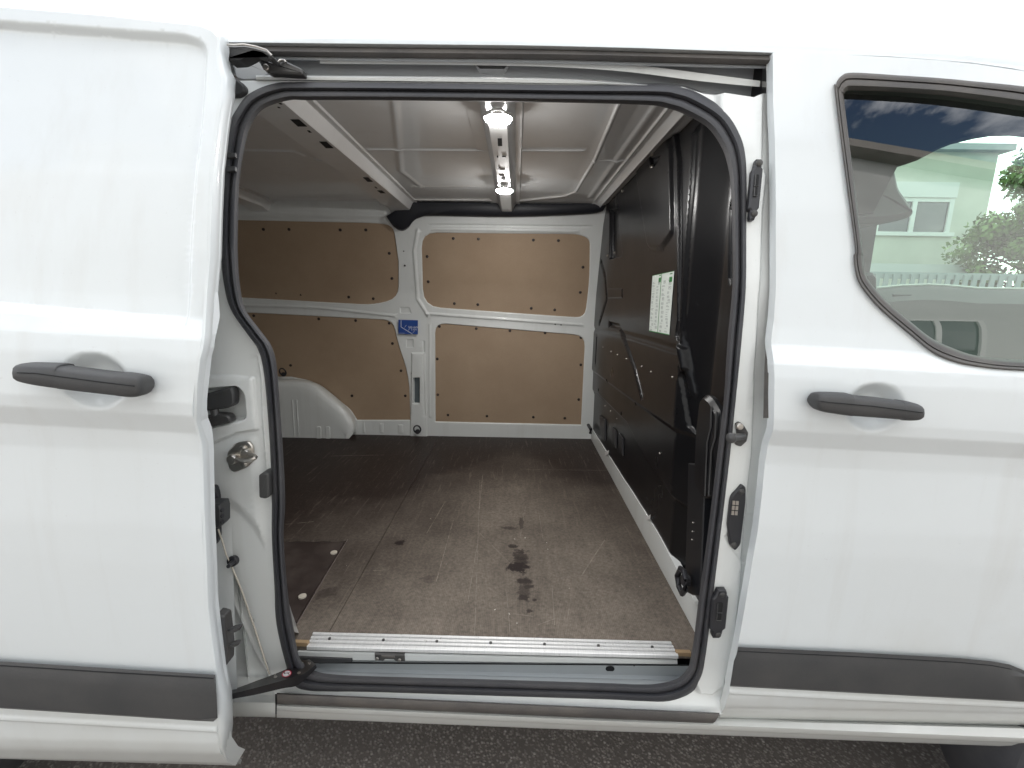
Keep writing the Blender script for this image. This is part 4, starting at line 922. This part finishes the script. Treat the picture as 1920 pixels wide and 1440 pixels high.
for c_, w_, h_ in (((560, 231), 11, 6.5), ((612, 272), 9, 6), ((690, 337), 6.5, 4), ((715, 360), 6, 2.5), ((580, 247), 3, 2), ((705, 352), 2, 1.4), ((526, 195), 3, 1), ((523, 202), 2.5, 1)):
    x, y = c_; k = .75; holepx([(x - w_ - h_ * k, y - h_), (x + w_ * .5 - h_ * k, y - h_), (x + w_ + h_ * k, y + h_), (x - w_ * .4 + h_ * k * .6, y + h_)], RZ - .0012, rb1)
for x, y, w_, h_ in ((937, 267, 4, 7), (944, 335, 3.5, 2.5), (933, 294, 1.5, 1.5), (936, 315, 1.5, 1.5), (940, 329, 5, .8), (942, 318, 5, .7), (945, 294, 4, .7)):
    holepx([(x - w_, y - h_), (x + w_, y - h_), (x + w_ + h_ * .1, y + h_), (x - w_ + h_ * .1, y + h_)], RZ - .0012, rb2)
def dome_lamp(px, py, r):
    c = at(px, py, Z=RZ - .012); o = empty('ceiling_lamp', (0, 0, 0)) if False else None
    ring = MB().disc(c + np.array((0, 0, .012)), (0, 0, -1), r * 1.12, .008, 24).build('ceiling_lamp', nmat('lamp_clear', (.7, .7, .68), .15), rb2)
    vs = []; fs = []; n = 20; m_ = 6
    for j in range(m_ + 1):
        a = math.pi / 2 * j / m_
        for k in range(n): t = 2 * math.pi * k / n; vs.append(c + np.array((r * math.cos(a) * math.cos(t), r * math.cos(a) * math.sin(t), .004 - r * .55 * math.sin(a) if False else -r * .34 * math.sin(a) + .005)))
    for j in range(m_):
        for k in range(n): fs.append((j * n + k, j * n + (k + 1) % n, (j + 1) * n + (k + 1) % n, (j + 1) * n + k))
    mk('lamp_lens', vs, fs, LAMP, rb2, 60)
    MB().tube([c + np.array((r * .45 * math.cos(t), -r * 1.5 + r * .3 * math.sin(t), .006)) for t in np.linspace(0, 2 * math.pi, 13)[:-1]], .0035, 6, True).build('lamp_switch', nmat('lamp_switch', (.8, .8, .78), .2), rb2)
dome_lamp(934, 228, .034); dome_lamp(946, 360, .036)

# --- bulkhead (seen edge-on at the right)
BX = .520
def buv(px, X=.473): return [tuple(at(x, y, X=X)[1:]) for x, y in px]
def bprof(P):
    y = P[:, 0]; z = P[:, 1]
    r = .036 * np.clip((y - .175) / .11, 0, 1) ** 1.2      # face turned towards the door opening
    r += .030 * sm((.135 - y) / .035)                      # column near the door
    return r
bf = [('fn', bprof),
      ('pad', buv([(1080, 150), (1195, 150), (1262, 215), (1272, 300), (1272, 600), (1268, 628), (1281, 652), (1283, 692), (1273, 706), (1277, 796), (1291, 822), (1300, 1400), (1080, 1400)]), .012, .010),
      ('pad', buv(rounded([(1215, 205), (1264, 265), (1267, 440), (1240, 475), (1216, 470), (1194, 330), (1200, 262)], 14)), .010, .022),
      ('pad', buv(rounded([(1143, 392), (1158, 390), (1168, 480), (1142, 488)], 3)), -.022, .010),
      ('pad', buv(rounded([(1222, 295), (1245, 290), (1240, 305), (1226, 318)], 3)), -.014, .008),
      ('bead', buv([(1127, 490), (1135, 520), (1138, 560), (1124, 606)]), -.014, .022),
      ('bead', buv([(1142, 608), (1160, 613), (1172, 640), (1190, 690), (1203, 742)]), -.018, .020),
      ('bead', buv([(1119, 635), (1117, 678)]), -.018, .018),
      ('pad', buv([(1085, 680), (1105, 688), (1180, 743), (1260, 798), (1330, 840), (1330, 1400), (1070, 1400)]), -.010, .020),
      ('pad', buv([(1085, 720), (1115, 733), (1170, 788), (1200, 848), (1262, 940), (1330, 1030), (1330, 1400), (1070, 1400)]), -.014, .020),
      ('pad', buv([(1140, 540), (1168, 540), (1168, 560), (1140, 560)]), .004, .008),
      ('bead', buv([(1316, 255), (1312, 340), (1300, 480), (1292, 620), (1300, 735)], .50), .013, .022),
      ('bead', buv([(1352, 265), (1354, 400), (1352, 520)], .47), -.022, .010), ('bead', buv([(1364, 300), (1367, 400), (1365, 530)], .47), .010, .010),
      ('bead', buv([(1105, 616), (1160, 624), (1225, 642), (1268, 655)]), -.006, .020)]
zb0 = .60
bo = [(-.07, .565), (1.72, .565), (1.735, 1.2), (1.72, 1.5), (1.62, 1.80), (1.52, 1.925), (.02, 1.925), (.0, 1.80), (-.04, 1.6), (-.07, 1.3)]
bmap = lambda U, V, Rl: np.stack([BX - Rl, U, V], 1)
bulk = sheet('bulkhead', bo, bmap, .02, BULK, van, bf)
tag(bulk, label='black moulded bulkhead between cab and cargo bay')
# lower dark void boards of the bulkhead
def bpl(name, px, X, depth, mat, parent=None, bevel=.002): return plate(name, [at(x, y, X=X) for x, y in px], depth, mat, parent or bulk, bevel, face=(-1, 0, 0))
for p in ([(1148, 800), (1154, 808), (1154, 840), (1148, 832)], [(1160, 812), (1167, 822), (1167, 855), (1160, 846)], [(1124, 778), (1134, 786), (1134, 826), (1124, 812)]):
    bpl('foot_web', p, .488, .006, PLAST)
# pillar foot column (dark box by the door)
bpl('column_trim', [(1290, 868), (1322, 875), (1312, 1118), (1297, 1116), (1282, 1108), (1284, 1070), (1288, 960)], .462, .03, nmat('column_black', (.008, .009, .012), .4), bevel=.003)
for y in (980, 996.5, 1012): MB().disc(at(1299.5 - (y - 980) * .06, y, X=.461), (-1, 0, 0), .002, .002, 8).build('rivet', STEEL, bulk)
# long pull handle-like trim beside the seal
cvp = bpl('column_cover', rounded([(1309, 748), (1318, 738), (1330, 748), (1345, 775), (1342, 830), (1334, 870), (1327, 932), (1314, 936), (1298, 905), (1302, 810)], 8), .452, .02, BULK, bevel=.010)
for L_ in (((1334, 762), (1333, 800), (1326, 830), (1322, 930)), ((1344, 772), (1341, 820), (1334, 845), (1329, 930))):
    MB().tube([at(x, y, X=.4505) for x, y in L_], .0022, 6).build('cover_ridge', TRIM, cvp)
# floor-side white upstand in front of the bulkhead
pu = [(1102, 821), (1209, 1020), (1224, 1040), (1302, 1187), (1309, 1205)]; pt_ = [(1107, 800), (1137, 850), (1218, 973), (1243, 1020), (1268, 1068), (1293, 1112), (1311, 1122), (1316, 1150)]
lo3 = catmull([at(x, y, X=xr_ - .003) for x, y in ((1101, 819), (1155, 920), (1209, 1020), (1256, 1100), (1305, 1192))], 6); hi3 = catmull([at(x, y, X=xr_ - .001) for x, y in ((1108, 801), (1160, 884), (1218, 975), (1268, 1066), (1316, 1152))], 6)
rng = random.Random(3); hi3 = [p + np.array((rng.uniform(-.001, .001), 0, rng.uniform(-.0015, .0015))) for p in hi3]
up_ = ribbon('sealing_tape', [lo3, [a * .5 + b * .5 + np.array((-.002, 0, 0)) for a, b in zip(lo3, hi3)], hi3, [p + np.array((.02, 0, .004)) for p in hi3]], INNER, van, smooth=50)
for x, y in ((1137, 849), (1215, 970)): bpl('tape_tear', [(x - 3, y - 1), (x + 4, y - 5), (x + 3, y + 3), (x - 2, y + 5)], xr_ - .006, .002, WHM, up_, .0005)
# lashing hook at the foot of the pillar
hkk = MB().tube([at(x, y, X=.44) for x, y in ((1276, 1066), (1270, 1080), (1273, 1100), (1279, 1113), (1285, 1105), (1286, 1085), (1283, 1072))], .0075, 8, True).disc(at(1290, 1088, X=.455), (-1, 0, 0), .016, .016).build('lashing_ring', PLAST, van)
MB().tube([at(x, y, X=.468) for x, y in ((1103, 797), (1108, 805), (1107, 812))], .01, 8).build('corner_cap', PLAST, van)
# bulkhead fixings
def fix(x, y, r, h, mat, name):
    q = cast(bulk, x, y, 0)
    if q is not None: MB().disc(q[0], q[1], r, h, 10).build(name, mat, bulk)
for x, y in ((1224, 288), (1223, 313), (1168, 358), (1125, 399), (1125, 414), (1140, 479), (1153, 474)): fix(x, y, .007, .006, STEEL, 'bolt')
for x, y in ((1131, 651), (1146, 659), (1158, 665), (1175, 673), (1203, 687), (1221, 697), (1261, 707), (1135, 761), (1145, 771), (1157, 785), (1237, 850)): fix(x, y, .0032, .003, STEEL, 'bolt')
for x, y in ((1138, 714), (1122, 731), (1192, 757), (1165, 775)): fix(x, y, .009, .002, BLACK, 'bulkhead_hole')
# white instruction sticker
SX = float(cast(bulk, 1240, 570, 0)[0][0]) - .004
SX = min(float(cast(bulk, x_, y_, 0)[0][0]) for x_, y_ in ((1240, 570), (1228, 530), (1250, 600), (1225, 610))) - .002
STQ = [at(x_, y_, X=SX) for x_, y_ in ((1223.5, 516.5), (1264, 507.5), (1254.5, 628.5), (1217, 621))]
STN = np.cross(STQ[1] - STQ[0], STQ[3] - STQ[0]); STN /= np.linalg.norm(STN); STN = STN if STN @ (CAM - STQ[0]) > 0 else -STN
def SP(u, v, lift): return (1 - v) * ((1 - u) * STQ[0] + u * STQ[1]) + v * ((1 - u) * STQ[3] + u * STQ[2]) + STN * lift
def S3(u, v):  # unit square on the sticker
    tl, tr, brr, bl_ = (1223.5, 516.5), (1264, 507.5), (1254.5, 628.5), (1217, 621)
    x = (1 - v) * ((1 - u) * tl[0] + u * tr[0]) + v * ((1 - u) * bl_[0] + u * brr[0]); y = (1 - v) * ((1 - u) * tl[1] + u * tr[1]) + v * ((1 - u) * bl_[1] + u * brr[1])
    return x, y
def spl(name, u0, v0, u1, v1, mat, parent, lift): return plate(name, [SP(u, v, lift) for u, v in ((u0, v0), (u1, v0), (u1, v1), (u0, v1))], .0006, mat, parent, .0001)
STW = nmat('label_white', (.70, .76, .72), .35); GRN = nmat('label_green', (.03, .22, .06), .4); GRY = nmat('label_print', (.34, .38, .38), .5)
sw = spl('instruction_label', 0, 0, 1, 1, STW, bulk, 0)
m = MB()
def sq(mb, u0, v0, u1, v1, lift=.0006): mb.add([SP(u, v, lift) for u, v in ((u0, v0), (u1, v0), (u1, v1), (u0, v1))], [(0, 1, 2, 3)])
for a, b in (((.455, 0), (.475, 1)), ((0, 0), (1, .008)), ((.0, .985), (1, 1)), ((.34, .065), (.44, .14)), ((.83, .085), (.95, .165)), ((.36, .02), (.44, .035)), ((.84, .03), (.95, .045))): sq(m, a[0], a[1], b[0], b[1])
m.build('label_band', GRN, sw, 0)
m = MB(); rg = random.Random(8)
for cu, cw in ((.04, .17), (.26, .15), (.53, .16), (.78, .16)):
    v = .13
    while v < .96:
        k = rg.random()
        if k < .55:
            for q in range(rg.randint(1, 3)): sq(m, cu, v, cu + cw * rg.uniform(.4, 1), v + .006); v += .014
        else:
            hh = rg.uniform(.02, .045); ww = cw * rg.uniform(.35, .7)
            u = cu + rg.uniform(0, cw - ww)
            sq(m, u, v, u + ww, v + .005); sq(m, u, v + hh, u + ww, v + hh + .005); sq(m, u, v, u + .012, v + hh); sq(m, u + ww - .012, v, u + ww, v + hh); sq(m, u + ww * .3, v + hh * .3, u + ww * .6, v + hh * .7); v += hh + .01
        v += rg.uniform(.015, .035)
tag(m.build('label_print', GRY, sw, 0), kind='stuff')

# --- closing the body: quarter wall, rear end, outer far side, underbody
qF = lambda z: np.interp(z, (.5, 1.3, 1.94), (.0, .0, .06))
mb = MB()
for z0, z1 in ((.545, 1.3), (1.3, 1.93)):
    mb.add([(-.66, qF(z0), z0), (-2.3, qF(z0), z0), (-2.3, qF(z1), z1), (-.66, qF(z1), z1)], [(0, 1, 2, 3)])
mb.build('quarter_lining', INNER, van)
mk('pillar_return', [(-.66, 0, .545), (-.62, -.09, .50), (-.63, -.08, 1.3), (-.66, .01, 1.3)], [(0, 1, 2, 3)], INNER, van)
mk('sill_return', [at(541, 1128, Y=-.06), at(552, 1185, Y=-.06), at(562, 1188, Y=.03), at(548, 1150, Y=.1), at(541, 1128, Y=.1)], [(0, 1, 2, 3, 4)], INNER, van)
mb = MB()
zz_ = [.45, .7, 1.187, 1.2, 1.31, 1.35, 1.6, 1.935]
for a, b in zip(zz_[:-1], zz_[1:]): mb.add([(-.66, float(skin(a)) , a), (-2.6, float(skin(a)), a), (-2.6, float(skin(b)), b), (-.66, float(skin(b)), b)], [(0, 1, 2, 3)])
mb.build('rear_flank', WHITE, van)
mb = MB(); mb.box((-2.34, 0, .5), (-2.3, 1.8, 1.95)); mb.build('rear_doors', INNER, van)
mb = MB(); mb.box((-2.6, 1.76, .43), (1.2, 1.80, 1.98)); mb.box((-2.6, .04, 1.945), (-.56, 1.76, 1.96)); mb.box((-.56, .09, 1.945), (.56, 1.76, 1.96)); mb.build('far_flank', WHITE, van)
mb = MB(); mb.box((-2.6, .0, .36), (2.4, 1.7, .44)); mb.box((-1.0, .1, .22), (1.0, .18, .37)); mb.box((-2.0, .8, .2), (1.0, .95, .33)); mb.build('underbody', TRIM, van)
mb = MB(); mb.box((.535, .05, .44), (.55, 1.76, 1.92)); mb.box((.535, -.06, .44), (.55, .05, 1.3)); mb.box((.53, .12, 1.935), (1.15, 1.76, 1.95)); mb.build('cab_wall', TRIM, van)
# wheels
def wheel(x, y):
    wm2 = MB(); prof = [(.20, -.10), (.29, -.11), (.325, -.10), (.34, -.07), (.343, 0), (.34, .07), (.325, .10), (.29, .11), (.20, .10)]
    n = 40; vs = []; fs = []
    for r, yy in prof:
        for k in range(n): t = 2 * math.pi * k / n; vs.append((x + r * math.cos(t), y + yy, .343 + r * math.sin(t)))
    for j in range(len(prof) - 1):
        for k in range(n): fs.append((j * n + k, j * n + (k + 1) % n, (j + 1) * n + (k + 1) % n, (j + 1) * n + k))
    o = mk('wheel', vs, fs, RUB, van, 40)
    MB().disc((x, y - .06, .343), (0, -1, 0), .205, .03, 32, .5).build('rim', nmat('rim_silver', (.5, .5, .5), .35, .8), o)
wheel(1.52, -.02); wheel(-1.62, -.02)

# --- cab interior seen through the window
CABG = dusty('cab_grey_trim', (.075, .078, .076), .55, (.2, .2, .19), .1)
def cq(px, py, Y): return at(px, py, Y=Y)
YW = 1.50
VIS = nmat('visor_dark', (.03, .031, .032), .7)
plate('sun_visor', [at(x, y, Y=.10) for x, y in ((1500, 120), (2000, 150), (2000, 262), (1960, 250), (1920, 246), (1880, 247), (1850, 252), (1800, 264), (1760, 280), (1722, 300), (1685, 312), (1640, 400), (1500, 415))], .03, VIS, van, .004)
mb = MB(); mb.box((.53, 1.5, .9), (2.5, 1.55, 1.5)); mb.box((.53, 1.5, 1.5), (1.9, 1.55, 1.93)); mb.build('cab_trim', VIS, van)
pts = [(1560, 541), (1650, 538), (1690, 534), (1740, 532), (1780, 534), (1835, 539), (1920, 540), (2080, 540)]
R3 = [[cq(x, y, 1.50) for x, y in pts], [cq(x, y + 1, 1.44) for x, y in pts], [cq(x, y + 4, 1.42) for x, y in pts], [cq(x, y + 12, 1.40) for x, y in pts], [cq(x, y + 30, 1.36) for x, y in pts], [cq(x, y + 160, 1.38) for x, y in pts]]
dash = ribbon('door_card', R3, CABG, van, smooth=40)
MB().tube([cq(x, y + 1, 1.43) for x, y in pts], .006, 6).build('card_rim', nmat('rim_pale', (.55, .58, .55), .3), dash)
pixplate('card_vent', [(1676, 552), (1711, 552), (1703, 559), (1672, 559)], 1.38, .01, PLAST, dash, .002)
hr = plate('headrest', [at(x, y, Y=.55) for x, y in rounded([(1500, 270), (1600, 280), (1660, 300), (1685, 310), (1693, 352), (1708, 372), (1723, 395), (1716, 405), (1690, 413), (1650, 418), (1600, 419), (1470, 410)], 10)], .12, nmat('headrest_grey', (.075, .08, .078), .7), van, .02)
plate('seat_top', [at(x, y, Y=.55) for x, y in rounded([(1580, 516), (1640, 510), (1648, 518), (1648, 560), (1580, 640)], 4)], .1, PLAST, van, .01)

# ------------------------------------------------------------------ background seen through the cab glass
def stucco(name, c, bump=.3):
    m = nmat(name, c, .9); t = NT(m); k = t.ramp(t.noise(.7, 7), [(.3, tuple(v * .88 for v in c)), (.7, tuple(min(1, v * 1.06) for v in c))]); t.l(k, t.b.inputs['Base Color']); t.l(t.bump(t.noise(60, 3), bump, .01), t.b.inputs['Normal']); return m
WINDK = nmat('window_pane_dark', (.03, .04, .045), .03, spec=1.0)
YB = 14.0
bx1, _, bz1 = at(1873, 286, Y=YB); bx0 = 4.0
bl_ = tag(empty('apartment_building', (bx0, YB, 0)), label='pale rendered building with a wide white-framed window, seen through the front door glass', category='building')
def wq(o): return o
MB().box((bx0, YB, 0), (bx1, YB + 8, bz1)).build('wall', stucco('pale_render', (.62, .64, .56)), bl_, 0)
MB().box((bx0 - .2, YB - .25, bz1), (bx1 + .25, YB + 8.2, bz1 + .18)).build('roof', stucco('roof_grey', (.45, .47, .46)), bl_, 0)
wa_, wb_ = at(1560, 433, Y=YB), at(1780, 372, Y=YB)
ws = MB(); ws.box((wa_[0], YB - .10, wb_[2]), (wb_[0] + .15, YB, wb_[2] + .45)); ws.build('shutter_box', nmat('shutter_white', (.7, .72, .7), .5), bl_, 0)
wn = MB(); x0_, x1_, z0_, z1_ = wa_[0], wb_[0], wa_[2], wb_[2]
for xx in (x0_, at(1640, 400, Y=YB)[0], at(1706, 400, Y=YB)[0], x1_ - .0): wn.box((xx, YB - .06, z0_), (xx + .14, YB + .02, z1_))
wn.box((x0_, YB - .08, z0_ - .12), (x1_ + .3, YB + .02, z0_)); wn.box((x0_, YB - .055, z1_ - .12), (x1_, YB + .02, z1_ - .001)); fr_ = wn.build('window_frame', nmat('frame_white', (.75, .77, .75), .4), bl_, 0)
MB().box((x0_, YB - .012, z0_), (x1_, YB - .002, z1_)).build('window_pane', WINDK, bl_, 0)
la, lb = at(1600, 499, Y=11), at(1826, 501, Y=11)
ca = tag(MB().box((la[0] - 3, 11, la[2] - .15), (lb[0], 12.6, la[2] + .08)).build('canopy', nmat('canopy_grey', (.5, .53, .52), .5), None, 0), label='flat grey canopy roof running below the pale building window', category='canopy')
for xx in (la[0] - 2.5, lb[0] - .3): MB().box((xx, 11.2, 0), (xx + .1, 11.3, la[2] - .15)).build('post', nmat('post_grey', (.3, .3, .3), .5), ca, 0)
# fence
YF = 9.0
fa, fb = at(1600, 512, Y=YF), at(1900, 512, Y=YF)
fn = tag(empty('slat_fence', (fa[0] - 2, YF, 0)), label='grey railing of upright slats in front of the pale building', category='fence')
SLM = nmat('slat_grey', (.30, .34, .34), .6); slat = None; xx = fa[0] - 1.6
while xx < fb[0] + 2.5:
    if slat is None: s_ = MB().box((0, 0, .1), (.10, .03, fa[2])).build('slat', SLM, fn, 0); slat = s_.data
    else: s_ = link(bpy.data.objects.new('slat', slat), fn)
    s_.location = (xx, YF, 0); xx += .19
MB().box((fa[0] - 1.7, YF + .031, fa[2] - .1), (fb[0] + 2.6, YF + .07, fa[2] + .04)).build('rail', SLM, fn, 0)
# tree
def leafm():
    m = nmat('leaves', (.08, .16, .03), .5); t = NT(m); c = t.ramp(t.noise(2.5, 3), [(.3, (.05, .11, .02)), (.6, (.11, .20, .04)), (.8, (.17, .26, .06))]); t.l(c, t.b.inputs['Base Color']); t.b.inputs['Subsurface Weight'].default_value = 0; return m
LEAF = leafm(); BARK = stucco('bark', (.12, .09, .06), 1)
def tree(x, y, hgt, rad, label, name='leafy_tree', n=22000, seed=1):
    rg = random.Random(seed); o = tag(empty(name, (x, y, 0)), label=label, category='tree', group='trees in front of the van')
    m = MB(); m.tube([(x, y, 0), (x + .1, y, hgt * .3), (x, y + .1, hgt * .62), (x + .05, y, hgt * .85)], [.16, .12, .07, .02], 8)
    cl_ = []
    for k in range(46):
        th = rg.uniform(0, 6.28); f = rg.uniform(.28, 1.0); rr = rad * math.sin(math.pi * min(1, (f - .2) / .8 * .93 + .05)) ** .7 * rg.uniform(.35, 1.0)
        c = np.array((x + rr * math.cos(th), y + rr * math.sin(th), hgt * f)); cl_.append((c, rg.uniform(.3, .6) * rad * .6))
        m.tube([(x, y, hgt * f * .8), tuple((np.array((x, y, hgt * f * .85)) + c) / 2), tuple(c)], [.04, .025, .008], 5)
    m.build('trunk', BARK, o)
    vs = []; fs = []
    for k in range(n):
        c, r = rg.choice(cl_); d = np.array([rg.gauss(0, 1) for _ in range(3)]); d /= np.linalg.norm(d); p = c + d * r * rg.random() ** .4
        a = np.array([rg.gauss(0, 1) for _ in range(3)]); a /= np.linalg.norm(a); b = np.cross(a, d); b /= np.linalg.norm(b) + 1e-9; s = rg.uniform(.05, .09)
        i = len(vs); vs += [p - a * s, p + b * s * .5, p + a * s, p - b * s * .5]; fs.append((i, i + 1, i + 2, i + 3))
    cr_ = mk('crown', vs, fs, LEAF, o, 0)
tx, _, tz = at(1900, 305, Y=10.5); tree(float(tx) + 1.0, 10.5, float(tz) + .2, 1.5, 'bushy green tree beside the pale building, seen through the front door glass', seed=2)
t2 = at(1990, 360, Y=12.5); tree(float(t2[0]) + 1.6, 12.5, float(t2[2]), 1.8, 'second green tree farther right behind the first', seed=5)

# ------------------------------------------------------------------ house behind the photographer (mirrored in paint and glass)
YH = -7.6
hs = tag(empty('gabled_house', (0, YH, 0)), label='light grey gabled house across the yard, mirrored in the van paint and window', category='house')
gp = [(-12, 0), (17, 0), (17, 7.9), (10.5, 9.0), (4.5, 10.3), (-12, 12.0)]
HW = stucco('house_render', (.62, .62, .60))
vs = [(x, YH, z) for x, z in gp] + [(x, YH - 9, z) for x, z in gp]; k = len(gp)
mk('wall', vs, [tuple(range(k))] + [tuple(range(k, 2 * k))[::-1]] + [(i, (i + 1) % k, k + (i + 1) % k, k + i) for i in range(k)], HW, hs, 0)
vm = MB()
for (xa, za), (xb, zb_) in zip(gp[2:], gp[3:]):  # verge boards
    vm.add([(xa, YH + .3, za), (xb, YH + .3, zb_), (xb, YH + .3, zb_ + .22), (xa, YH + .3, za + .22), (xa, YH - 9, za + .01), (xb, YH - 9, zb_ + .01), (xb, YH - 9, zb_ + .22), (xa, YH - 9, za + .22)], [(0, 1, 2, 3), (3, 2, 6, 7), (0, 4, 5, 1)])
vm.build('roof', stucco('fascia', (.30, .27, .25)), hs, 0)
WFM = nmat('house_frame', (.7, .7, .68), .4)
for xx in (-6.5, -3.0, .5, 4.0, 7.0, 10.5, 14):
    for z_ in ((1.2, 4.4) if xx < 2 or xx > 12 else (1.2,)):
        f_ = MB(); a, b = xx, xx + 1.5
        f_.box((a - .1, YH, z_ - .1), (b + .1, YH + .08, z_)); f_.box((a - .1, YH, z_ + 1.5), (b + .1, YH + .08, z_ + 1.6)); f_.box((a - .1, YH, z_), (a, YH + .08, z_ + 1.5)); f_.box((b, YH, z_), (b + .1, YH + .08, z_ + 1.5)); f_.box((a + .7, YH, z_), (a + .8, YH + .06, z_ + 1.5))
        w_ = f_.build('window', WFM, hs, 0); MB().box((a, YH + .002, z_), (b, YH + .03, z_ + 1.5)).build('pane', WINDK, w_, 0)
# keep non-van roots consistent: their children were modelled in world space
bpy.context.view_layer.update()
print('objects', len(bpy.data.objects), 'tris', sum(len(o.data.polygons) for o in bpy.data.objects if o.type == 'MESH'))
